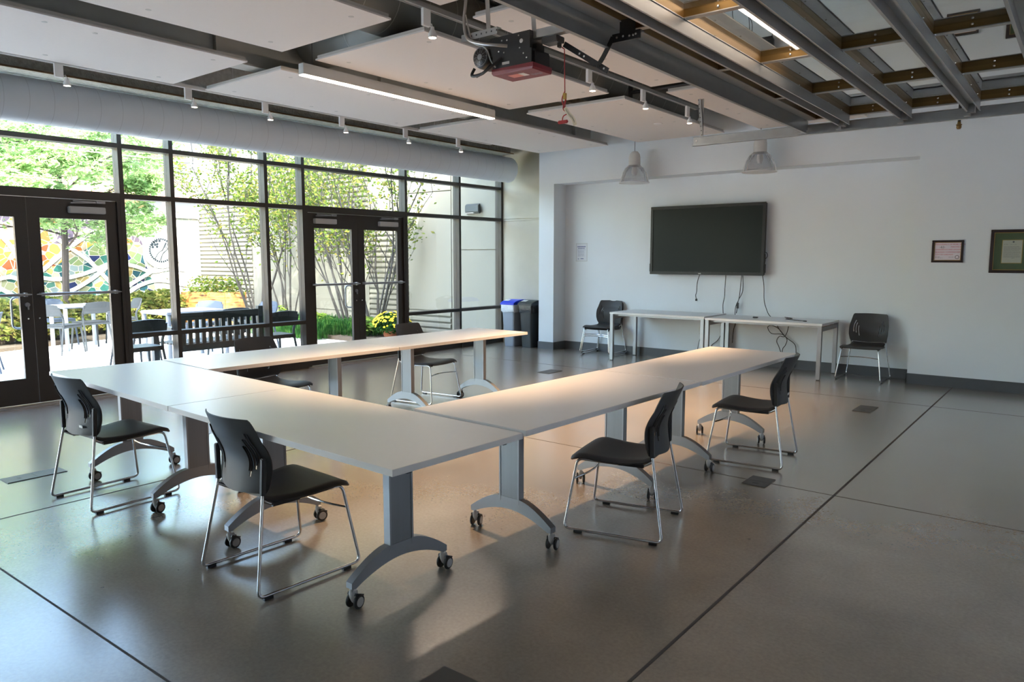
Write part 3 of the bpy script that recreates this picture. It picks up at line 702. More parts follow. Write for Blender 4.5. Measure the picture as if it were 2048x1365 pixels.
# ------------------------------------------------------------------ furniture
def chair_shell_mats(): return M['plastic']
def stacking_chair(label, group, sticker=False):
    t = thing('stacking_chair', (0,0,0), label, 'chair', group)
    # backrest
    us = [-1,-.94,-.86,-.785,-.735,-.665,-.615,-.545,-.495,-.38,-.25,-.12,0]; us = us + [-u for u in us[-2::-1]]
    vs = [0,.03,.07,.13,.2,.26,.30,.34,.38,.44,.50,.56,.62,.66,.70,.75,.80,.86,.92,.97,1]
    def hw(v):
        w = .214 + .016*min(1, v/.25)
        if v > .58: w -= .030*((v-.58)/.42)
        if v > .965: w -= .012*((v-.965)/.035)
        if v < .05: w -= .012*(1-v/.05)
        return w
    def back(u, v):
        au = abs(u); q = max(-1, min(1, (v-.50)/.26)); bm_ = max(0, 1-((au-.62)/.36)**2)
        x = hw(v)*(u - math.copysign(.055*q*q*bm_, u) + math.copysign(.030*bm_, u))
        z = .462 + .350*v - .012*(1-abs(u))*max(0,1-v*3) 
        yb = -.203 + .018*math.sin(min(1,v/.7)*math.pi) - .072*max(0,(v-.40)/.60)**1.4
        y = yb - .0 + .052*abs(u)**2.2
        return (x, y-.040, z)
    cells = {3:(8,16), 5:(7,14), 7:(5,12)}
    nu = len(us)
    def skip(i, j):
        k = i if i < nu//2 else nu-2-i
        return k in cells and cells[k][0]-1 <= j < cells[k][1]-1
    b = MB(); b.grid(back, us, vs, 0, skip)
    b.build('backrest', M['plastic'], t, smooth=True, solid=.006)
    br = t.children[-1]
    for s_ in (-1,1):
        b = MB(); b.bar((s_*.201,-.207,.456),(s_*.211,-.203,.630),.024,.022,(0,1,0)); b.build('back_socket', M['plastic'], br, bevel=.004)
        for uc, va, vb in ((.76,.40,.80),(.64,.36,.72),(.52,.28,.62)):
            b = MB(); b.tube([Vector(back(s_*(uc-.032), va+(vb-va)*k/8))+Vector((0,-.0035,0)) for k in range(9)], .0038, 6)
            b.tube([Vector(back(s_*(uc+.030), va+(vb-va)*k/8))+Vector((0,-.0030,0)) for k in range(9)], .0026, 6)
            b.build('slot_rim', M['black'], br, smooth=True)
    if sticker:
        b = MB(); p = back(-.42*-1, .14)
        b.box(p[0]-.022,p[0]+.022,p[1]-.009,p[1]-.0065,p[2]-.008,p[2]+.008); b.build('asset_sticker', M['label_white'], br)['label'] = 'small white sticker'
    # seat
    us2 = [-1,-.96,-.9,-.75,-.5,-.25,0,.25,.5,.75,.9,.96,1]; vs2 = [0,.04,.12,.25,.4,.55,.7,.82,.9,.95,.98,1]
    def seat(u, v):
        w = .196 + .040*min(1, v/.75)
        if v > .95: w -= .015*((v-.95)/.05)
        y = -.205 + .455*v + .012*(1-u*u)*v
        z = .428 - .016*math.sin(math.pi*min(1,v/.8)) - .020*max(0,(v-.85)/.15)**2 + .010*u*u*(1-.5*v)
        if abs(u) > .9: z -= .014*(abs(u)-.9)/.1
        if v < .12: z += .016*(1-v/.12)
        return (w*u, y, z+.006)
    b = MB(); b.grid(seat, us2, vs2, 0); b.build('seat', M['plastic'], t, smooth=True, solid=.011)
    b = MB(); b.box(-.17,.17,-.13,.02,.396,.408); b.box(-.205,-.185,-.16,-.02,.395,.412); b.box(.185,.205,-.16,-.02,.395,.412)
    b.build('seat_bracket', M['black'], t)
    for s_ in (-1,1):
        pts = fillet([(s_*.203,-.205,.51),(s_*.202,-.208,.455),(s_*.262,-.283,.0165),(s_*.262,.272,.0165),(s_*.208,.215,.408),(s_*.192,.05,.400),(s_*.190,-.15,.398),(s_*.201,-.214,.437)],.035,5)
        b = MB(); b.tube(pts,.0076,10)
        f = b.build('side_frame', M['chrome'], t, smooth=True)
        for y in (-.235,.19):
            b = MB(); b.box(s_*.262-.009,s_*.262+.009,y-.022,y+.022,.0005,.0125); b.build('foot_glide', M['black'], f)
    b = MB(); b.tube(smooth_path([(-.222,.231,.295),(-.12,.196,.300),(0,.182,.302),(.12,.196,.300),(.222,.231,.295)],5),.0055,8); b.build('crossbar', M['chrome'], t, smooth=True)
    return t
G = 'black stacking chairs round the tables'
c0 = stacking_chair('black stacking chair in the foreground, pushed to the near table side, right of another chair', G)
def put(src, x, y, heading, label=None, group=None, z=0):
    # heading: direction the sitter faces, as (dx,dy)
    a = math.atan2(heading[1], heading[0]) - math.pi/2
    o = copy_tree(src) if label else src
    o.location = (x,y,z); o.rotation_euler = (0,0,a)
    if label: o['label'] = label
    if group: o['group'] = group
    return o
put(c0, -3.050, 2.025, (.026,.546))
cs = stacking_chair('black stacking chair at the far right end of the table, white sticker on its back', G, sticker=True)
put(cs, -1.955, 5.425, (-.514,-.056))
put(cs, -4.838, 2.015, (-.028,.574), 'black stacking chair at the left end of the near table, closest to the glass doors')
put(c0, -2.028, 3.610, (-.519,-.123), 'black stacking chair turned to the right-hand table, nearer of two on that side')
put(c0, -5.560, 5.545, (.51,.06), 'black stacking chair on the window side, visible under the far table by the yellow flowers')
put(c0, -5.575, 3.680, (.51,.04), 'black stacking chair on the window side near the slatted bench, mostly hidden by tables')
GW = 'black stacking chairs against the back wall'
put(c0, -2.196, 9.915, (.0,-1), 'black stacking chair alone against the back wall, right of the white tables', GW)
put(c0, -6.040, 9.995, (.02,-1), 'black stacking chair left of the white wall tables, lower of a stacked pair', GW)
put(c0, -6.040, 9.965, (.02,-1), 'black stacking chair left of the white wall tables, upper of a stacked pair', GW, z=.030)

def meeting_table(label, L, W=.762, legs=(-.52,.52), sw=(.3,.2,.4,.1), off=0.):
    t = thing('folding_table', (0,0,0), label, 'table', 'white training tables on casters')
    L -= .007; b = MB(); b.box(-L/2,L/2,-W/2,W/2,.710,.735,1); b.box(-L/2+.001,L/2-.001,-W/2+.001,W/2-.001,.735,.737,0)
    b.build('tabletop', [M['tabletop'],M['tableedge']], t, bevel=0)
    b = MB(); b.box(-L/2+.2,L/2-.2,-.02,.02,.672,.700); b.build('frame_rail', M['silver'], t)
    for k, x in enumerate(legs):
        b = MB()
        b.box(x-.018,x+.018,off-.066,off+.066,.205,.690,1); b.box(x-.021,x+.021,off-.070,off-.060,.205,.690,0); b.box(x-.021,x+.021,off+.060,off+.070,.205,.690,0)
        n = 10; top = []; bot = []
        for i in range(n+1):
            u = i/n; yy = .072+(.285-.072)*u; top.append((yy, .232-.105*u**1.55))
        for i in range(2*n+1):
            u = -1+i/n; yy = .262*u; bot.append((yy, .168-.070*abs(u)**1.9))
        poly = [(x-.020, off-yy, zz) for yy, zz in reversed(top)] + [(x-.020, off+yy, zz) for yy, zz in top]
        poly += [(x-.020, off+.285, .100)] + [(x-.020, off+yy, zz) for yy, zz in reversed(bot)] + [(x-.020, off-.285,.100)]
        b.prism(poly, (.040,0,0), 0)
        b.box(x-.05,x+.05,off-.13,off+.13,.690,.7095,2)
        lg = b.build('leg', [M['silver'],M['brushed'],M['black']], t)
        for q, s_ in enumerate((-1,1)):
            a = sw[(2*k+q) % len(sw)]; cx, cy = x, off+s_*.272
            Rz = Matrix.Translation((cx,cy,0)) @ Matrix.Rotation(a,4,'Z')
            c = MB(Rz)
            c.tube([(0,0,.075),(0,0,.104)],.009,8)
            c.lathe([(0,.026),(.008,.032),(.017,.052),(.020,.072),(.016,.086),(0,.088)],(0,.010,0),14)
            for w in (-1,1):
                c.lathe([(0,-.007),(.029,-.007),(.033,-.003),(.033,.003),(.029,.007),(0,.007)],(w*.022,.020,.0335),18,1,'x')
                c.lathe([(0,-.001),(.021,-.001),(.022,0)] if w<0 else [(0,.001),(.021,.001),(.022,0)],(w*.0302,.020,.0335),14,0,'x')
                c.bar((w*.018,.0,.072),(w*.018,.05,.05),.012,.012,mi=1)
            c.build('caster', [M['caster'],M['black']], lg, smooth=True)
    b = MB()
    for s_ in (-1,1):
        for y in (-.28,.28): b.box(s_*(L/2-.05)-.03,s_*(L/2-.05)+.03,y-.012,y+.012,.698,.7095)
    b.build('linking_clip', M['black'], t)
    return t
def place(t, x, y, rz): t.location = (x,y,0); t.rotation_euler = (0,0,rz); return t
place(meeting_table('white-topped folding table forming the near right corner, closest to the camera', 1.825, legs=(-.57,.47), sw=(.1,-.2,.2,.15), off=.02), -2.886, 2.216, -.037)
place(meeting_table('white-topped folding table forming the near left corner by the glass doors, scuffed top', 1.834, legs=(-.56,.42), sw=(.2,.1,.3,0)), -4.711, 2.290, -.0447)
place(meeting_table('white-topped folding table in the right-hand row, nearer of the two', 1.75, legs=(-.47,.57), sw=(-1.3,-1.2,-1.2,-.9), off=.05), -2.327, 3.49, math.pi/2-.037)
place(meeting_table('white-topped folding table at the far end of the right-hand row', 1.815, legs=(-.42,.60), sw=(-1.5,-.4,-1.1,-1.2), off=.05), -2.270, 5.278, math.pi/2-.018)
place(meeting_table('white-topped folding table in the window-side row, nearer of the two', 1.73, legs=(-.62,.45), sw=(1.2,1.,.9,1.4)), -5.192, 3.572, math.pi/2-.066)
place(meeting_table('white-topped folding table at the far end of the window-side row, pointing at the bins', 1.785, legs=(-.47,.55), sw=(.9,1.3,1.6,1.3)), -5.103, 5.323, math.pi/2-.037)
# scuff on the left tabletop
def wall_table(x0, x1, ztop, label):
    cx = (x0+x1)/2; y0, y1 = 9.42, 10.19; hx = (x1-x0)/2; hy = (y1-y0)/2
    t = thing('side_table', (cx,(y0+y1)/2,0), label, 'table', 'white tables along the back wall')
    b = MB(); b.box(-hx,hx,-hy,hy,ztop-.028,ztop); b.build('tabletop', M['walltop'], t, bevel=.002)
    for sx in (-1,1):
        for sy in (-1,1):
            x = sx*(hx-.03); y = sy*(hy-.03)
            b = MB(); b.box(x-.024,x+.024,y-.024,y+.024,.012,ztop-.028); b.box(x-.018,x+.018,y-.018,y+.018,.0005,.012,1); b.build('leg', [M['silver'],M['black']], t)
        b = MB(); x = sx*(hx-.03); b.box(x-.018,x+.018,-hy+.054,hy-.054,ztop-.10,ztop-.05); b.build('side_rail', M['silver'], t)
    b = MB()
    for sy in (-1,1): b.box(-hx+.054,hx-.054,sy*(hy-.10)-.015,sy*(hy-.10)+.015,ztop-.058,ztop-.0285)
    b.build('support_rail', M['silver'], t)
wall_table(-5.60,-4.115,.725,'white rectangular table with grey legs along the back wall, left one of the pair')
wall_table(-4.105,-2.575,.712,'white rectangular table along the back wall, right one of the pair, cables on top')

# TV --------------------------------------------------------------------------
t = thing('television', (-4.45,10.2,1.28), 'large black wall-mounted television, switched off, in the back wall recess', 'television')
b = MB(); x0,x1,z0,z1 = -5.325,-3.578,1.277,2.288; bz=.042
b.box(x0,x1,10.13,10.155,z0,z0+bz); b.box(x0,x1,10.13,10.155,z1-bz,z1); b.box(x0,x0+bz,10.13,10.155,z0+bz,z1-bz); b.box(x1-bz,x1,10.13,10.155,z0+bz,z1-bz)
b.box(x0+.01,x1-.01,10.155,10.215,z0+.01,z1-.01); b.box(x0-.012,x0,10.14,10.18,z0+.04,z0+.16); b.box(x1,x1+.012,10.14,10.18,z0+.04,z0+.16); b.box(x1,x1+.010,10.14,10.17,z0+.19,z0+.30)
b.build('bezel', M['tv'], t, world=True, bevel=.003)
b = MB(); b.box(x0+bz,x1-bz,10.139,10.145,z0+bz,z1-bz); b.build('screen', M['screen'], t, world=True)
b = MB(); b.box(-4.8,-4.1,10.215,YB,1.5,2.0); b.build('wall_bracket', M['black'], t, world=True)
text_mesh('maker_logo', 'NEC', .022, Matrix.Translation((-4.515-(-4.45),10.1292-10.2,1.288-1.28)) @ Matrix.Rotation(R(90),4,'X'), M['label_white'], t, 'CENTER')
# cables
def cable(name, pts, r, label, plug=None, group='black cables hanging round the television'):
    b = MB(); b.tube(smooth_path(pts,5), r, 6)
    if plug:
        for c, s_ in plug: b.box(c[0]-s_[0],c[0]+s_[0],c[1]-s_[1],c[1]+s_[1],c[2]-s_[2],c[2]+s_[2])
    return tag(b.build(name, M['cable'], smooth=True), label, 'cable', group)
yc = 10.215
cable('hanging_cable',[(-4.542,yc,1.30),(-4.583,yc,1.167),(-4.59,yc,1.026),(-4.605,yc,.969),(-4.591,yc,.92)],.005,'short black cable ending in a plug above the wall table, left-most under the television',[((-4.591,yc,.905),(.013,.01,.016))])
cable('hanging_cable',[(-4.149,yc,1.30),(-4.157,yc,1.093),(-4.16,yc,.956),(-4.178,yc,.859),(-4.173,yc,.735),(-4.165,10.235,.60),(-4.20,10.245,.43),(-4.255,10.245,.32),(-4.36,10.25,.22),(-4.40,10.25,.02)],.005,'black cable hanging from the television behind the joint of the two white tables')
cable('hanging_cable',[(-3.915,yc,1.30),(-3.931,yc,1.072),(-3.947,yc,.936),(-3.986,yc,.839),(-3.995,yc,.735),(-3.99,10.235,.60),(-4.02,10.24,.48),(-4.03,10.24,.30)],.005,'black cable hanging below the television, left strand of the crossed pair')
cable('hanging_cable',[(-3.897,yc-.012,1.30),(-3.889,yc-.012,1.06),(-3.947,yc-.012,.922),(-3.954,yc-.012,.847),(-3.972,yc-.012,.735)],.005,'black cable with an inline adapter below the television, right strand of the crossed pair',[((-3.956,yc-.012,.845),(.013,.012,.04))])
cable('hanging_cable',[(-3.623,yc,1.30),(-3.594,yc,1.134),(-3.583,yc,.935),(-3.548,yc,.817),(-3.508,yc,.735),(-3.44,10.235,.66),(-3.35,10.235,.518),(-3.248,10.235,.418),(-3.149,10.235,.347),(-3.124,10.235,.244),(-3.13,10.235,.02)],.005,'long black cable hanging from the right end of the television to the floor')
cable('hanging_cable',[(-3.599,10.2,1.609),(-3.565,10.2,1.589),(-3.556,10.2,1.543),(-3.588,10.2,1.504)],.004,'small loop of cable at the right edge of the television')
yk = 10.215
cable('coiled_cable',[(-3.27,yk,.438),(-3.365,yk,.545),(-3.465,yk,.589),(-3.518,yk,.557),(-3.461,yk,.475),(-3.32,yk,.473),(-3.248,yk,.411),(-3.265,yk,.325),(-3.304,yk,.251),(-3.30,yk,.02)],.005,'looped black cable bunched under the right white table',group=None)
cable('coiled_cable',[(-3.22,yk-.01,.66),(-3.245,yk-.01,.51),(-3.284,yk-.01,.444),(-3.347,yk-.01,.444),(-3.382,yk-.01,.373),(-3.34,yk-.01,.276),(-3.25,yk-.01,.02)],.005,'black cable dropping from the right white table into the bunched loops',group=None)
cable('power_cord',[(-4.518,10.25,.445),(-4.50,10.235,.386),(-4.531,10.235,.307),(-4.559,10.235,.16),(-4.57,10.235,.02)],.005,'black power cord plugged into the outlet under the left white table',[((-4.518,10.255,.448),(.014,.012,.016))],None)
for x, lab in ((-4.518,'wall outlet behind the left white table with a black plug in it'),(-4.19,'wall outlet behind the legs where the two white tables meet')):
    b = MB(); b.box(x-.036,x+.036,YB-.006,YB,.39,.505); tag(b.build('wall_outlet', M['outlet'], bevel=.003), lab, 'outlet')
cable('table_cable',[(-3.213,10.08,.7185),(-3.26,10.13,.7185),(-3.12,10.0,.7185),(-3.16,9.86,.7185),(-3.0,9.74,.7185),(-2.97,9.74,.7185),(-2.86,9.655,.7185)],.0045,'curly black cable lying on the right white table',[((-2.85,9.65,.7185),(.02,.01,.006))],None)
b = MB(); b.box(-3.59,-3.52,9.80,9.84,.7125,.73); b.box(-3.565,-3.54,9.785,9.80,.7125,.724); tag(b.build('presentation_clicker', M['black'], bevel=.006), 'tiny black gadget lying on the right white table', 'gadget')

# paper, certificate, framed letter -------------------------------------------
t = thing('wall_notice', (-6.65,YB,1.47), 'small printed notice in a clear sleeve taped inside the recess', 'notice')
b = MB(); b.box(-6.765,-6.54,YB-.003,YB-.0008,1.465,1.765,0); b.build('plastic_sleeve', M['outlet'], t, world=True)
b = MB(); b.box(-6.75,-6.555,YB-.0042,YB-.003,1.478,1.752); b.build('sheet', M['paper'], t, world=True)
b = MB(); rnd = random.Random(3)
def words(b, x0, x1, z, h, y, mi=0, gap=.006, ww=(.01,.03)):
    x = x0
    while x < x1-.004:
        w = min(rnd.uniform(*ww), x1-x); b.box(x, x+w, y-.0009, y-.0001, z, z+h, mi); x += w+gap
words(b,-6.735,-6.575,1.70,.014,YB-.0043,0,.003,(.02,.04)); words(b,-6.725,-6.59,1.675,.011,YB-.0043,0,.003,(.02,.04))
words(b,-6.735,-6.58,1.655,.004,YB-.0043)
for k in range(4): words(b,-6.725,-6.60,1.63-.025*k,.006,YB-.0043)
words(b,-6.725,-6.70,1.50,.014,YB-.0043); words(b,-6.67,-6.61,1.505,.013,YB-.0043,0,.004,(.02,.03))
b.build('printed_lines', M['blueink'], t, world=True)
t = thing('framed_certificate', (-1.355,YF,1.47), 'small framed occupancy sign with red lettering and number 62 on the right wall', 'framed sign')
def pframe(x0,x1,z0,z1,w,y,name,m,t,d=.022):
    b = MB(); b.box(x0,x1,y-d,y,z0,z0+w); b.box(x0,x1,y-d,y,z1-w,z1); b.box(x0,x0+w,y-d,y,z0+w,z1-w); b.box(x1-w,x1,y-d,y,z0+w,z1-w)
    return b.build(name, m, t, world=True, bevel=.002)
pframe(-1.515,-1.193,1.469,1.728,.024,YF,'frame',M['wframe'],t)
pframe(-1.491,-1.217,1.493,1.704,.005,YF-.004,'gold_fillet',M['gold'],t,.012)
b = MB(); b.box(-1.488,-1.22,YF-.006,YF-.004,1.496,1.701); b.build('certificate_sheet', M['paperwhite'], t, world=True)
def wtext(body, x, z, size, m, t, nm='lettering', y=YF-.0065):
    lo = Vector(t.location)
    return text_mesh(nm, body, size, Matrix.Translation((x-lo.x,y-lo.y,z-lo.z)) @ Matrix.Rotation(R(90),4,'X'), m, t)
wtext('OCCUPANCY OF MORE THAN', -1.478, 1.672, .0215, M['redink'], t); wtext('PERSONS IS', -1.325, 1.643, .0215, M['redink'], t)
wtext('DANGEROUS AND UNLAWFUL', -1.478, 1.613, .0205, M['redink'], t); wtext('BUILDING COMMISSIONER', -1.478, 1.583, .021, M['redink'], t); wtext('CITY OF CHICAGO', -1.478, 1.555, .021, M['redink'], t)
wtext('-62-', -1.438, 1.637, .036, M['ink'], t, 'occupancy_number')
b = MB(); words(b,-1.478,-1.43,1.532,.003,YF-.0065); words(b,-1.478,-1.40,1.522,.0025,YF-.0065); words(b,-1.34,-1.29,1.530,.003,YF-.0065); b.build('small_print', M['ink'], t, world=True)
b = MB(); b.lathe([(0,-.0008),(.022,-.0008),(.022,0)],(-1.255,YF-.006,1.532),20,0,'y'); b.lathe([(.013,-.0014),(.016,-.0014),(.016,-.0008)],(-1.255,YF-.006,1.532),20,1,'y'); b.build('city_seal', [M['sign'],M['paperwhite']], t, world=True)
t = thing('framed_letter', (-.60,YF,1.355), 'large dark framed letter with green mat on the right wall, cut by the photo edge', 'framed letter')
pframe(-.935,-.20,1.354,1.838,.033,YF,'frame',M['wframe'],t,.028)
pframe(-.902,-.233,1.387,1.805,.005,YF-.004,'gold_fillet',M['gold'],t,.016)
b = MB(); b.box(-.90,-.235,YF-.006,YF-.004,1.389,1.803); b.build('mat_board', M['matgreen'], t, world=True)
b = MB(); b.box(-.826,-.632,YF-.0072,YF-.006,1.462,1.724,0); b.box(-.82,-.638,YF-.0082,YF-.0072,1.468,1.718,1); b.build('letter_sheet', [M['gold'],M['letter']], t, world=True)
b = MB()
for k in range(9): words(b,-.808,-.65 if k%3 else -.66,1.645-.0145*k,.003,YF-.0083,0,.002,(.008,.03))
words(b,-.808,-.77,1.672,.003,YF-.0083); words(b,-.75,-.69,1.67,.002,YF-.0083); words(b,-.73,-.70,1.52,.003,YF-.0083); b.lathe([(0,-.0008),(.010,-.0008),(.010,0)],(-.72,YF-.0083,1.70),14,0,'y')
b.build('letter_text', M['sign'], t, world=True)
b = MB(); b.box(-.90,-.235,YF-.012,YF-.0105,1.389,1.803); b.build('picture_glass', M['pane'], t, world=True)

# bins ------------------------------------------------------------------------
def bin_(x, y, mb, ml, mg, label, lab2=None):
    t = thing('slim_waste_bin', (x,y,0), label, 'bin')
    def ring(hx,hy,z,n=5,r=.035):
        out=[]
        for cx,cy,a0 in ((hx-r,hy-r,0),(-hx+r,hy-r,90),(-hx+r,-hy+r,180),(hx-r,-hy+r,270)):
            for k in range(n): a=R(a0+90*k/(n-1)); out.append((cx+r*math.cos(a),cy+r*math.sin(a),z))
        return out
    def loft(rs, mi=0, capb=True, capt=True, b=None):
        b = b or MB(); n=len(rs[0]); b.add([p for r_ in rs for p in r_],[(i*n+j,i*n+(j+1)%n,(i+1)*n+(j+1)%n,(i+1)*n+j) for i in range(len(rs)-1) for j in range(n)]+([tuple(range(n-1,-1,-1))] if capb else [])+([tuple(range((len(rs)-1)*n,len(rs)*n))] if capt else []),mi); return b
    loft([ring(.105,.20,.0005),ring(.110,.205,.02),ring(.135,.245,.70)]).build('bin_body', mb, t, smooth=True)
    rs=[]
    for k,(g,z) in enumerate(((.004,.60),(.012,.61),(.016,.66),(.014,.72),(.012,.735))):
        r_=ring(.135+g,.245+g,z); r_=[(p[0]*(1+.02*math.sin(i*2.3+k)),p[1]*(1+.012*math.cos(i*1.7+k)),p[2]+(.018*math.sin(i*1.3) if k==0 else 0)) for i,p in enumerate(r_)]; rs.append(r_)
    loft(rs,0,False,False).build('bin_liner', mg, t, smooth=True)
    b = MB()
    prof = [(-.262,0),(-.262,.02),(-.20,.048),(-.10,.068),(0,.074),(.10,.068),(.20,.048),(.262,.02),(.262,0)]
    b.prism([(-.148,y_,.735+z_) for y_,z_ in prof],(.296,0,0)); b.box(-.150,.150,-.265,.265,.722,.745)
    ld = b.build('bin_lid', ml, t, bevel=.004)
    b = MB(); b.bar((-.06,-.215,.789),(-.06,-.13,.807),.10,.0015,mi=0); b.build('lid_label', M['label_white'], ld)
bin_(-7.50,10.085,M['bin_black'],M['bin_black'],M['bag_black'],'black slim waste bin with black liner beside the wall corner')
bin_(-7.86,10.06,M['bin_grey'],M['bin_blue'],M['bag_white'],'grey slim recycling bin with a blue lid and clear liner next to the window')

# floor boxes -----------------------------------------------------------------
def fbox(x0,x1,y0,y1,label,a=0):
    cx,cy=(x0+x1)/2,(y0+y1)/2; hx,hy=(x1-x0)/2,(y1-y0)/2
    t = thing('floor_box', (cx,cy,0), label, 'floor outlet', 'electrical floor box covers', a)
    b=MB(); b.box(-hx,hx,-hy,hy,.0006,.005); b.build('cover_plate', M['boxplate'], t, bevel=.001)
    b=MB(); b.box(-hx*.7,hx*.7,-.002,.002,.005,.0058); b.box(-.02,.02,-hy*.5-.01,-hy*.5+.01,.005,.006); b.build('cover_latch', M['black'], t)
fbox(-1.80,-1.63,7.76,8.11,'grey floor outlet cover in front of the lone wall chair')
fbox(-1.775,-1.615,4.75,4.97,'grey floor outlet cover beside the far right table chair')
fbox(-5.74,-5.55,7.80,8.12,'grey floor outlet cover between the table rows and the back wall')
fbox(-5.82,-5.665,1.66,2.03,'grey floor outlet cover left of the left-most chair',0)
fbox(-1.80,-1.60,1.60,1.87,'grey floor outlet cover at the bottom edge of the photo')

# ================================================================== outdoors
b = MB(); b.box(-40, -8.75, -14, 22, -.27, -.02); struct(b.build('ground', M['patio']))
b = MB(); b.box(XR+.0, 30, -14, 22, -.27, -.02); struct(b.build('ground', M['patio']))
b = MB(); b.box(-14.6,-9.2,8.75,10.33,-.02,.05); b.prism([(-18.8,3.0,-.02),(-13.6,3.0,-.02),(-15.4,8.2,-.02),(-18.8,8.6,-.02)],(0,0,.06)); b.box(-18.8,-14.6,8.4,10.33,-.02,.05)
struct(b.build('trim_5', M['soil']))
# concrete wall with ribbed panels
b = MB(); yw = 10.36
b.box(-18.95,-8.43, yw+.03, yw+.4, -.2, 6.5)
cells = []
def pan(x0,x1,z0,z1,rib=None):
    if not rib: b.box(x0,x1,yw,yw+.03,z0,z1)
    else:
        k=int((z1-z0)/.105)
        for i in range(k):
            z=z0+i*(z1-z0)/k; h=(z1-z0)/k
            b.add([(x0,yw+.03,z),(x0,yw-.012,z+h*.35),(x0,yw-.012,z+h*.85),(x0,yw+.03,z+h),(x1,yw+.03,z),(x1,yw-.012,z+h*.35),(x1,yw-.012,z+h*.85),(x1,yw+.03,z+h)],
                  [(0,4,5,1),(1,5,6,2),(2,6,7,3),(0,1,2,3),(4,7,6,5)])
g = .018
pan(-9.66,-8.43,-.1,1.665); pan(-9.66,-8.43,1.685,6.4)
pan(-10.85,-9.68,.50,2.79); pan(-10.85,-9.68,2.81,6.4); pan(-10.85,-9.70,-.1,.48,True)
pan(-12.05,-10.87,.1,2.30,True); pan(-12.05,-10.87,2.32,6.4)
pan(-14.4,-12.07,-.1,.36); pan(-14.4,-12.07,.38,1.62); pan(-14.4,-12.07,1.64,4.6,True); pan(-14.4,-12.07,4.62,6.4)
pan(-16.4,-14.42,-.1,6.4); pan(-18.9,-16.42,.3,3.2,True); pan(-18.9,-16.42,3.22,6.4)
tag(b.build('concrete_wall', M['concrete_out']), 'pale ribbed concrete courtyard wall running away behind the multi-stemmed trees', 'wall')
t = thing('outdoor_wall_light', (-9.1,yw,2.43), 'dark wedge-shaped outdoor light on the concrete wall, seen through the right-most window', 'wall light')
b = MB(); b.prism([(-.16,0,.09),(-.16,-.02,.09),(-.10,-.13,.05),(-.10,-.13,-.06),(-.16,-.03,-.09),(-.16,0,-.09)],(.32,0,0)); b.build('light_housing', M['lightfix'], t, bevel=.004)
b = MB(); b.box(-.10,.08,-.10,-.03,-.085,-.075); b.build('light_lens', M['white'], t)
# mosaic wall
t = thing('mosaic_mural', (-18.85,4,0), 'colourful broken-tile mosaic mural wall with white bands across the courtyard', 'mural')
b = MB(); b.box(-19.1,-18.86,-6,10.33,-.02,2.56); b.build('mural_wall', M['mosaic'], t, world=False).location = Vector((18.85,-4,0))
b = MB(); b.box(-19.13,-18.80,-6,10.33,2.56,2.70); b.build('wall_cap', M['whitetile'], t, world=True)
b = MB()
bk_=[0]
def band(pts, w=.045):
    bk_[0]+=1
    pp = smooth_path([(-18.850+bk_[0]*.0016,y,z) for y,z in pts],6)
    for a_, c_ in zip(pp[:-1],pp[1:]): b.bar(a_, c_, w*2, .014, (1,0,0))
for pts in ([(6.2,.95),(6.48,1.2),(7.03,1.68),(7.45,2.0),(7.85,2.2),(8.2,2.3)],[(6.3,1.12),(6.7,1.04),(6.99,1.05),(7.4,1.15),(7.7,1.26),(8.1,1.40),(8.6,1.32),(9.0,1.18),(9.5,1.25),(9.9,1.2)],
            [(6.1,.62),(6.6,.66),(7.08,.75),(7.5,.98),(7.8,1.2),(8.05,1.42)],[(6.9,1.95),(7.2,1.72),(7.55,1.44),(7.8,1.15),(8.05,.85)],[(8.3,.75),(8.55,.92),(9.0,1.18),(9.3,1.42)],
            [(8.35,.62),(8.7,.84),(9.2,.95),(9.9,.8)],[(8.3,2.05),(8.55,2.25),(8.9,2.22),(9.2,2.1)],[(5.6,1.05),(5.9,1.1),(6.2,.95)],[(5.7,2.1),(5.95,1.75),(6.1,1.4),(6.3,1.12)],[(5.2,1.4),(5.5,1.0),(5.9,.7)],
            [(8.0,1.5),(8.2,1.8),(8.45,2.2)],[(9.4,1.0),(9.7,1.5),(9.9,2.0)]):
    band(pts)
for k in range(40):
    w=2*math.pi*k/40; w2=2*math.pi*(k+1)/40
    b.bar((-18.824,9.27+.41*math.cos(w),1.72+.41*math.sin(w)),(-18.824,9.27+.41*math.cos(w2),1.72+.41*math.sin(w2)),.11,.012,(1,0,0))
b.build('white_bands', M['whitetile'], t, world=True)
b = MB(); b.lathe([(0,.0),(.36,.0),(.36,-.03)],(-18.822,9.27,1.72),40,0,'x'); b.build('emblem_disc', M['whitetile'], t, world=True)
b = MB(); xx=-18.818
for k in range(34):
    if k in (1,2,31,32,33,0): continue
    w=2*math.pi*k/34; w2=2*math.pi*(k+.72)/34; r_=.29
    b.bar((xx,9.27+r_*math.cos(w),1.72+r_*math.sin(w)),(xx,9.27+r_*math.cos(w2),1.72+r_*math.sin(w2)),.045,.01,(1,0,0))
def dash(pts,w=.022,n=5,gap=.3):
    pp = smooth_path([(xx,y,z) for y,z in pts],n)
    for a_, c_ in zip(pp[:-1],pp[1:]): b.bar(a_, a_.lerp(c_,1-gap), w, .01, (1,0,0))
dash([(9.10,1.50),(9.20,1.66),(9.30,1.72),(9.34,1.80),(9.40,1.92)]); dash([(9.24,1.46),(9.30,1.62),(9.38,1.70),(9.50,1.80)]); 
for k in range(3): dash([(9.36+.035*k,1.78-.015*k),(9.42+.035*k,1.93-.015*k)],.014,4,.2)
for y,z in ((9.05,1.86),(9.10,1.92),(9.16,1.95),(9.12,1.86),(9.18,1.88),(9.24,1.96),(9.06,1.80),(9.17,1.81)): b.obox((xx,y,z),(.01,.055,.05),Matrix.Rotation(y*9,3,'X'))
b.build('emblem_tiles', M['darktile'], t, world=True)
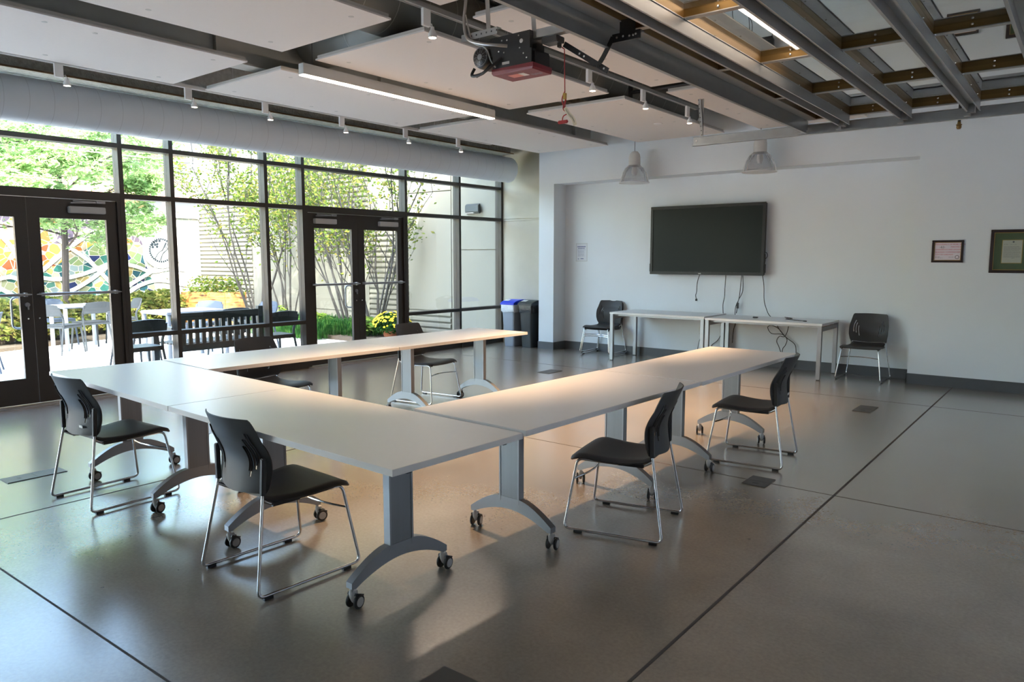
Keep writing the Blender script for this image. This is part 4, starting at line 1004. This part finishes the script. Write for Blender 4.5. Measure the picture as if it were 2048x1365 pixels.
# buildings beyond
t = thing('far_building', (-27,8,0), 'pale sunlit building with dark eaves and roof edge far beyond the mural', 'building')
b = MB(); b.box(-33,-27,-12,14.62,-.02,4.35,0); b.box(-33,-26.9,-12,14.62,4.35,4.42,0); b.build('wall', M['far'], t, world=True)
b = MB(); b.box(-33,-26.4,-12,14.65,5.35,5.95); b.box(-26.5,-26.3,-12,14.65,4.62,4.70); b.box(-26.5,-26.3,-12,14.65,4.78,4.86); b.box(-26.6,-26.4,-12,14.65,5.0,5.12); b.build('roof_band', M['farband'], t, world=True)
b = MB(); b.box(-33,-27.1,-12,14.5,4.42,5.35); b.box(-33,-27,-12,14.5,5.95,6.6); b.build('upper_wall', M['far'], t, world=True)
b = MB(); b.box(-26.98,-26.6,-12,14.62,3.75,3.95); b.box(-26.99,-26.7,9.9,10.5,3.0,6.4); b.build('brick_band', M['farpink'], t, world=True)
b = MB(); 
for y in (11.3,12.6,13.9): b.box(-26.99,-26.95,y,y+.8,2.9,3.6)
b.build('window', M['farband'], t, world=True)
t = thing('timber_trellis', (-17.4,8.0,2.6), 'small brown timber box seen just above the mural top through the narrow window', 'timber frame')
b = MB(); b.prism([(-17.5,7.55,2.98),(-17.5,8.36,2.98),(-17.5,8.24,2.66),(-17.5,7.55,2.66)],(.12,0,0)); b.box(-17.45,-17.4,7.6,7.68,.0,2.7); b.build('timber_boards', M['trellis'], t, world=True)

# vegetation ------------------------------------------------------------------
def leaves_mesh(name, pts, size, m, parent=None, rnd=None, elong=1.6, flat=.0, world=True):
    rnd = rnd or random.Random(5); V=[]; F=[]
    off = Vector(parent.location) if parent is not None else Vector((0,0,0))
    for p in pts:
        s_ = size*rnd.uniform(.6,1.3)
        a = Vector((rnd.uniform(-1,1),rnd.uniform(-1,1),rnd.uniform(-.6,.6))).normalized()
        n_ = Vector((rnd.uniform(-1,1),rnd.uniform(-1,1),rnd.uniform(-.2,1)+flat)).normalized()
        c_ = a.cross(n_)
        if c_.length < .05: continue
        c_.normalize(); q = Vector(p)-off; o = len(V)
        V += [tuple(q-a*s_*elong*.5), tuple(q+c_*s_*.42), tuple(q+a*s_*elong*.55), tuple(q-c_*s_*.42)]
        F.append((o,o+1,o+2,o+3))
    me = bpy.data.meshes.new(name); me.from_pydata(V,[],F); me.materials.append(m)
    o = bpy.data.objects.new(name, me); COL.objects.link(o)
    if parent is not None: o.parent = parent
    return o
def multistem(x, y, n, H, spread, label, seed, nleaf=4200, z0=1.4, lean=(0,0)):
    rnd = random.Random(seed)
    t = thing('multi_stem_tree', (x,y,.04), label, 'tree', 'multi-stemmed trees in the planting bed')
    b = MB(); tips=[]
    def grow(p, d, r, L, depth):
        pts=[p]; q=Vector(p); dd=Vector(d); k=6
        for i in range(k):
            dd=(dd+Vector((rnd.uniform(-.13,.13),rnd.uniform(-.13,.13),rnd.uniform(-.02,.10)))).normalized(); q=q+dd*(L/k)
            q.y=min(q.y,yw-.15); pts.append(q.copy())
            if depth>0: tips.append((q.copy(),depth))
        b.tube(pts,[r*(1-.55*i/k) for i in range(k+1)],6 if r>.012 else 4)
        if depth<3:
            for i in range(2 if depth else 4):
                j=rnd.randint(2,6) if depth else rnd.randint(2,6)
                e=Vector((rnd.uniform(-1,1),rnd.uniform(-1,.6),rnd.uniform(.1,.9))).normalized()
                grow(pts[j],(dd*.8+e*.75).normalized(),r*(.5 if depth else .45),L*rnd.uniform(.35,.55),depth+1)
    for i in range(n):
        w=2*math.pi*i/n+rnd.uniform(-.3,.3)
        d=Vector((math.cos(w)*spread+lean[0],math.sin(w)*spread*.6-.05+lean[1],1)).normalized()
        grow(Vector((x+.09*math.cos(w),y+.09*math.sin(w),.0)),d,rnd.uniform(.016,.027),H*rnd.uniform(.75,1),0)
    b.build('stems', M['bark'], t, smooth=True, world=True)
    tp=[q for q,dp in tips if q.z>z0*.55]
    pts=[]
    while len(pts)<nleaf:
        q=rnd.choice(tp)
        if rnd.random()>min(1,max(.10,(q.z-z0*.6)/(H*.45))): continue
        pts.append(q+Vector((rnd.gauss(0,.11),rnd.gauss(0,.11),rnd.gauss(0,.10))))
    pts=[p for p in pts if p.y<yw-.03]
    leaves_mesh('foliage',pts,.050,LF['birch'],t,rnd)
    return t
multistem(-14.9,9.45,7,3.9,.42,'multi-stemmed leafy tree behind the bench, left-most of four against the concrete wall',11,5200)
multistem(-13.75,9.5,6,3.6,.36,'multi-stemmed leafy tree seen through the narrow window left of the far doors',12,4800)
multistem(-11.75,9.55,9,3.3,.42,'multi-stemmed tree seen through the left far glass door',13,3600,1.5,(-.12,0))
multistem(-11.0,9.6,8,3.2,.30,'multi-stemmed tree seen through the right far glass door, above the yellow flowers',14,2600,1.6)
# honey locust
rnd = random.Random(21)
t = thing('honey_locust_tree', (-15.5,5.78,.04), 'single-trunked feathery green tree in front of the mosaic mural', 'tree')
b = MB(); tips=[]
b.tube([(-15.5,5.76,0),(-15.5,5.75,1.0),(-15.5,5.79,1.8),(-15.48,5.78,2.6),(-15.5,5.76,3.2)],[.075,.065,.06,.05,.04],8)
def grow2(p,d,r,L,depth):
    pts=[p]; q=Vector(p); dd=Vector(d)
    for i in range(6):
        dd=(dd+Vector((rnd.uniform(-.18,.18),rnd.uniform(-.18,.18),rnd.uniform(-.10,.08)))).normalized(); q=q+dd*(L/6); pts.append(q.copy()); tips.append(q.copy())
    b.tube(pts,[r*(1-.6*i/6) for i in range(7)],5)
    if depth<3:
        for i in range(4): grow2(pts[rnd.randint(2,6)],(dd+Vector((rnd.uniform(-1,1),rnd.uniform(-1,1),rnd.uniform(-.35,.6)))).normalized(),r*.5,L*.55,depth+1)
for i in range(13):
    w=i*2.4; z=1.7+i*.13
    grow2(Vector((-15.5,5.78,z)),Vector((math.cos(w)*.9,math.sin(w),.30)).normalized(),.022,1.15+.35*math.sin(i),0)
b.build('trunk', M['bark2'], t, smooth=True, world=True)
pts=[]
for q in tips:
    k = 2 if q.z>2.5 else 1
    for i in range(k):
        a=Vector((rnd.uniform(-1,1),rnd.uniform(-1,1),rnd.uniform(-.5,.1))).normalized(); p=q+Vector((rnd.gauss(0,.06),rnd.gauss(0,.06),rnd.gauss(0,.05)))
        for j in range(5): pts.append(p+a*(.035*j))
leaves_mesh('foliage',pts,.042,LF['locust'],t,rnd,2.0,.6)
t = thing('honey_locust_tree', (-14.2,4.0,.04), 'feathery green tree crown filling the window above the left glass doors', 'tree')
b = MB(); tips=[]
b.tube([(-14.2,3.2,0),(-14.2,3.3,1.6),(-14.2,3.6,2.6),(-14.2,3.9,3.4)],[.09,.08,.06,.04],8)
for i in range(10):
    w=i*2.4; grow2(Vector((-14.2,3.55+.03*i,2.35+i*.11)),Vector((math.cos(w)*.9,math.sin(w)+.3,.25)).normalized(),.022,1.3,0)
b.build('trunk', M['bark2'], t, smooth=True, world=True)
pts=[]
for q in tips:
    for i in range(2):
        a=Vector((rnd.uniform(-1,1),rnd.uniform(-1,1),rnd.uniform(-.5,.1))).normalized(); p=q+Vector((rnd.gauss(0,.07),rnd.gauss(0,.07),rnd.gauss(0,.06)))
        for j in range(5): pts.append(p+a*(.035*j))
leaves_mesh('foliage',pts,.042,LF['locust'],t,rnd,2.0,.6)
t = thing('neighbouring_building', (9,5,-.02), 'plain cream building across the alley outside the open garage door', 'building')
b = MB(); b.box(6.5,12,-14,22,-.02,6.5); b.build('wall', M['alley'], t, world=True)  # unseen dark mass added to reduce daylight through the right opening
# hedge shrubs
def shrub(x,y,rx,ry,h,name,label,cat,m,n,size,seed,group=None,z0=.05):
    rnd=random.Random(seed); t=thing(name,(x,y,z0-.0),label,cat,group)
    pts=[]
    for i in range(n):
        th=rnd.uniform(0,2*math.pi); ph=math.acos(rnd.uniform(-.25,1)); r_=rnd.uniform(.72,1.04)
        pts.append((x+rx*r_*math.sin(ph)*math.cos(th),y+ry*r_*math.sin(ph)*math.sin(th),z0+max(.02,h*(.28+.74*r_*math.cos(ph)))))
    leaves_mesh('foliage',pts,size,m,t,rnd)
    b=MB(); b.lathe([(0,0),(rx*.5,.0),(rx*.72,h*.3),(rx*.55,h*.7),(0,h*.85)],(x,y,z0),10); b.build('twigs',M['soil'],t,world=True)
    return t
hl = ['below the mural at the left glass door','behind the grey patio table','right of the grey patio table','behind the dark patio chair','at the right end, beside the timber planter','far left of the mural']
for k,(x,y) in enumerate(((-15.15,5.25),(-15.5,6.05),(-15.9,6.85),(-16.3,7.6),(-16.7,8.25),(-14.9,4.4))):
    shrub(x,y,.55,.52,.74,'hedge_shrub','yellow-green clipped hedge shrub %s' % hl[k],'shrub',LF['hedge'],1700,.075,30+k,'hedge shrubs under the mural')
# ornamental grass
rnd=random.Random(50)
V=[];F=[]
for i in range(5200):
    x=rnd.uniform(-13.9,-11.0)+rnd.uniform(0,.5); y=rnd.uniform(8.3,10.0); h=rnd.uniform(.22,.42)
    if x>-11.3 and y<8.9: continue
    w=rnd.uniform(0,6.28); d=Vector((math.cos(w),math.sin(w),0)); s_=Vector((-d.y,d.x,0))*.006; p=Vector((x,y,.0)); o=len(V)
    l=rnd.uniform(.10,.24)
    V+=[tuple(p-s_),tuple(p+s_),tuple(p+d*l*.4+Vector((0,0,h*.8))+s_),tuple(p+d*l*.4+Vector((0,0,h*.8))-s_),tuple(p+d*l+Vector((0,0,h*.86)))]
    F+=[(o,o+1,o+2,o+3),(o+3,o+2,o+4)]
me=bpy.data.meshes.new('ornamental_grass'); me.from_pydata(V,[],F); me.materials.append(LF['grass']); o=bpy.data.objects.new('ornamental_grass',me); COL.objects.link(o)
tag(o,'fine dark green grass growing under the multi-stemmed trees outside the far doors','grass',kind='stuff')
def broadleaf(x,y,label,seed,n=60,r=.28,h=.34):
    rnd=random.Random(seed); t=thing('broadleaf_plant',(x,y,.04),label,'plant','broad-leaved plants in the bed')
    V=[];F=[]
    for i in range(n):
        w=rnd.uniform(0,6.28); d=Vector((math.cos(w),math.sin(w),0)); s_=Vector((-d.y,d.x,0)); rr=rnd.uniform(.3,1)*r; z=h*rnd.uniform(.4,1); c=d*rr+Vector((0,0,z)); L=rnd.uniform(.06,.10); o=len(V)
        u=(d*.8+Vector((0,0,rnd.uniform(-.5,.3)))).normalized()
        V+=[tuple(c-u*L),tuple(c-u*L*.3+s_*L*.6),tuple(c+u*L*.5+s_*L*.45),tuple(c+u*L*1.1),tuple(c+u*L*.5-s_*L*.45),tuple(c-u*L*.3-s_*L*.6)]; F.append(tuple(range(o,o+6)))
    me=bpy.data.meshes.new('leaves'); me.from_pydata(V,[],F); me.materials.append(LF['hosta']); q=bpy.data.objects.new('leaves',me); COL.objects.link(q); q.parent=t
    b=MB()
    for i in range(14):
        w=i*.45; b.tube([(0,0,0),(math.cos(w)*r*.6,math.sin(w)*r*.6,h*.7)],.004,4)
    b.build('stems',LF['hosta'],t)
broadleaf(-10.75,9.15,'light green broad-leaved plant left of the yellow flower pot',61)
broadleaf(-11.0,9.4,'light green broad-leaved plant behind the one left of the flower pot',62)
broadleaf(-12.3,9.2,'light green plant among the grass behind the left far door',63,70,.34,.36)
broadleaf(-13.9,9.3,'bright green fern-like plant beyond the narrow window',64,80,.35,.45)
# mums in pots
def mum(x,y,label,seed,R_=.36,h=.47):
    rnd=random.Random(seed); t=thing('potted_mum',(x,y,-.02),label,'potted plant','yellow chrysanthemums in pots')
    b=MB(); b.lathe([(0,0),(.13,0),(.175,.15),(.185,.155),(.185,.19),(.165,.19),(.15,.16),(0,.16)],(0,0,0),24); b.build('pot',M['terracotta'],t,smooth=True)
    pts=[]
    for i in range(1500):
        th=rnd.uniform(0,6.28); ph=math.acos(rnd.uniform(-.35,1)); r_=rnd.uniform(.6,.98); pts.append((x+R_*r_*math.sin(ph)*math.cos(th),y+R_*r_*math.sin(ph)*math.sin(th),-.02+.24+(h-.22)*r_*math.cos(ph)*1.0))
    leaves_mesh('leaves',pts,.045,LF['mum'],t,rnd)
    b=MB()
    for i in range(190):
        th=rnd.uniform(0,6.28); ph=math.acos(rnd.uniform(.08,1)); c=Vector((R_*math.sin(ph)*math.cos(th),R_*math.sin(ph)*math.sin(th),.24+(h-.20)*math.cos(ph)))
        n_=Vector((math.sin(ph)*math.cos(th),math.sin(ph)*math.sin(th),math.cos(ph)+.3)).normalized(); u=n_.orthogonal().normalized(); w_=n_.cross(u); rr=rnd.uniform(.020,.032)
        ring_=[]
        for k in range(14):
            a_=2*math.pi*k/14; q=rr*(1 if k%2 else .72); ring_.append(c+u*math.cos(a_)*q+w_*math.sin(a_)*q+n_*.004)
        b.add([c+n_*.016]+ring_,[(0,1+k,1+(k+1)%14) for k in range(14)])
    b.build('flowers',M['yellow'],t,recalc=False)
mum(-10.35,9.42,'round yellow chrysanthemum in a terracotta pot outside the far glass doors',71,.38,.50)
mum(-15.9,4.72,'yellow chrysanthemum in a terracotta pot far left, seen through the left door glass',72,.34,.62)
# cedar planter
t = thing('cedar_planter', (-15.6,8.9,0), 'knotty orange cedar planter box behind the patio seating', 'planter')
b = MB(); A=Vector((-16.5,8.55,0)); B_=Vector((-15.45,9.02,0)); C_=Vector((-15.25,9.42,0)); D_=A+(C_-B_)
for i in range(6):
    z=i*.125
    for p,q in ((A,B_),(B_,C_),(C_,D_),(D_,A)): b.bar(p+Vector((0,0,z+.06)),q+Vector((0,0,z+.06)),.035,.120)
b.build('cedar_boards', M['cedar'], t, world=True)
b = MB(); b.prism([A+Vector((0,0,.3)),B_+Vector((0,0,.3)),C_+Vector((0,0,.3)),D_+Vector((0,0,.3))],(0,0,.38)); b.build('planting_soil', M['soil'], t, world=True)
rnd=random.Random(80); pts=[]
for i in range(900):
    s_=rnd.random(); c=A.lerp(C_,.15+.75*s_); h=.12+.30*abs(math.sin(s_*9)); pts.append((c.x+rnd.gauss(0,.12),c.y+rnd.gauss(0,.1),.70+rnd.random()*h))
tag(leaves_mesh('planter_greenery',pts,.05,LF['birch'],None,rnd),'leafy herbs growing in the cedar planter','plants',kind='stuff')

# outdoor seating -------------------------------------------------------------
def patio_chair(m, name='patio_chair'):
    t = thing(name,(0,0,0),'','chair')
    b = MB()
    def bk(u,v): return (.235*u*(1-.12*v), -.225-.045*(1-u*u)-.055*v, .60+.195*v-.02*u*u*v)
    b.grid(bk,[-1,-.9,-.7,-.4,0,.4,.7,.9,1],[0,.1,.4,.7,.93,1]); b.build('backrest',m,t,smooth=True,solid=.014)
    b = MB(); b.box(-.215,.215,-.20,.215,.437,.457); b.build('seat',m,t,bevel=.008)
    b = MB(); b.box(-.205,.205,.185,.205,.405,.437); b.box(-.205,.205,-.195,-.175,.405,.437); b.box(-.21,-.19,-.19,.20,.405,.437); b.box(.19,.21,-.19,.20,.405,.437); b.build('seat_apron',m,t)
    for s_ in (-1,1):
        b = MB(); b.tube([(s_*.195,.190,.44),(s_*.225,.225,-.019)],[.019,.013],6); b.build('leg',m,t,smooth=True)
        b = MB(); b.tube(smooth_path([(s_*.228,-.268,-.019),(s_*.215,-.215,.25),(s_*.205,-.170,.46),(s_*.213,-.175,.56),(s_*.228,-.222,.64),(s_*.222,-.262,.74)],4),[.013]*4+[.016]*4+[.019]*4+[.018]*4+[.014]*5,6); b.build('leg',m,t,smooth=True)
    return t
cg = patio_chair(M['patgrey']); cb = patio_chair(M['patblack']); cu = patio_chair(M['patblue'])
def putp(src, x, y, h, label, group='patio chairs outside', first=[set()]):
    o = src if src.name not in first[0] else copy_tree(src)
    first[0].add(src.name)
    o.location=(x,y,0); o.rotation_euler=(0,0,math.atan2(h[1],h[0])-math.pi/2); o['label']=label; o['group']=group
putp(cg,-13.02,4.72,(-.45,.89),'grey patio chair at the pale square table, partly behind the left door stile')
putp(cg,-13.32,5.29,(-1,-.1),'grey patio chair at the pale square table, its back to the room, fully in view')
putp(cu,-14.35,5.15,(1,.1),'blue-grey patio chair on the far side of the pale square table, facing the room')
putp(cg,-13.75,6.0,(-.1,-1),'grey patio chair right of the pale square table, partly behind the door frame')
putp(cu,-11.65,3.18,(-.35,-.94),'blue-grey patio chair near the left edge of the photo, turned away from the others')
putp(cb,-9.06,4.13,(-1,.02),'black patio chair close outside the narrow window, back to the glass')
putp(cb,-9.02,5.99,(-1,.05),'black patio chair outside the narrow window, right of the slatted bench')
putp(cg,-10.6,4.80,(-.2,1),'dark grey patio chair seen above the black one outside the narrow window')
putp(cu,-11.66,6.40,(.6,-.8),'blue-grey patio chair behind the slatted bench, in front of the cedar planter')
putp(cu,-10.92,6.92,(.1,-1),'blue-grey patio chair behind the right end of the slatted bench')
putp(cb,-10.15,5.95,(-1,.05),'black patio chair tucked at the white patio table just behind the bench')
def patio_table(x0,x1,y0,y1,label,z=.73):
    cx,cy=(x0+x1)/2,(y0+y1)/2; t=thing('patio_table',(cx,cy,0),label,'table','square patio tables'); hx,hy=(x1-x0)/2,(y1-y0)/2
    b=MB(); b.box(-hx,hx,-hy,hy,z-.045,z); b.build('tabletop',M['pattop'],t,bevel=.02)
    for sx in (-1,1):
        for sy in (-1,1):
            b=MB(); b.tube([(sx*(hx-.05),sy*(hy-.05),-.019),(sx*(hx-.05),sy*(hy-.05),z-.04)],.033,10); b.build('leg',M['pattop'],t,smooth=True)
patio_table(-13.95,-13.25,4.85,5.62,'pale square patio table in front of the mural hedge')
patio_table(-11.35,-10.50,5.20,6.20,'white patio table behind the slatted bench')
t = thing('slatted_bench',(-9.2,5.15,0),'dark slatted garden bench just outside the window, its back towards the room','bench')
m = M['patblack']; y0,y1=4.56,5.74; xb=-8.98
b=MB(); b.box(xb-.03,xb+.03,y0,y1,.775,.83); b.box(xb-.02,xb+.02,y0,y1,.735,.775); b.build('top_rail',m,t,world=True,bevel=.008)
b=MB(); b.box(xb-.02,xb+.02,y0,y1,.34,.43); b.build('lower_rail',m,t,world=True)
for k in range(12):
    y=y0+.09+k*(y1-y0-.18)/11
    b=MB(); b.box(xb-.012,xb+.012,y-.026,y+.026,.43,.735); b.build('back_slat',m,t,world=True)
for y in (y0,y1):
    b=MB(); b.box(xb-.035,xb+.035,y-.035,y+.035,-.019,.87); b.build('leg',m,t,world=True)
    b=MB(); b.box(xb-.60,xb-.53,y-.035,y+.035,-.019,.62); b.build('leg',m,t,world=True)
    b=MB(); b.box(xb-.63,xb-.03,y-.045,y+.045,.62,.65); b.build('armrest',m,t,world=True)
for k in range(6):
    b=MB(); x=xb-.09-.085*k; b.box(x-.033,x+.033,y0+.035,y1-.035,.415,.437); b.build('seat_slat',m,t,world=True)

# ------------------------------------------------------------------ light
w = bpy.data.worlds.new('World'); S.world = w; w.use_nodes = True
nt = w.node_tree; bg = nt.nodes['Background']
sky = nt.nodes.new('ShaderNodeTexSky'); sky.sky_type = 'NISHITA'; sky.sun_disc = False
sky.sun_elevation = R(48); sky.sun_rotation = R(140); sky.air_density = 1.3; sky.dust_density = 2.4
nt.links.new(sky.outputs[0], bg.inputs[0]); bg.inputs[1].default_value = 1.0
sd = bpy.data.lights.new('sun','SUN'); sd.energy = 6.5; sd.angle = R(.6); sd.color = (1,.94,.85)
so = bpy.data.objects.new('sun', sd); COL.objects.link(so)
dirv = Vector((-.62,.30,-.72)).normalized()      # travel direction of the sunlight
so.rotation_euler = dirv.to_track_quat('-Z','Y').to_euler()
# ------------------------------------------------------------------ camera
cam = bpy.data.cameras.new('camera'); co = bpy.data.objects.new('camera', cam); COL.objects.link(co); S.camera = co
cam.sensor_width = 36; cam.lens = 1464.09/2048*36; cam.clip_start = .05; cam.clip_end = 300
yaw, pitch = -.669095, .1127916
co.location = (0,0,1.52); co.rotation_euler = (math.pi/2-pitch, 0, -yaw)
S.view_settings.view_transform = 'Standard'; S.view_settings.look = 'None'; S.view_settings.gamma = 1
S.view_settings.use_curve_mapping = False
S.view_settings.exposure = 1.9
c = S.cycles; c.max_bounces = 10; c.diffuse_bounces = 5; c.glossy_bounces = 4; c.transparent_max_bounces = 16; c.transmission_bounces = 4
c.caustics_reflective = False; c.caustics_refractive = False; c.use_denoising = True; c.sample_clamp_indirect = 8
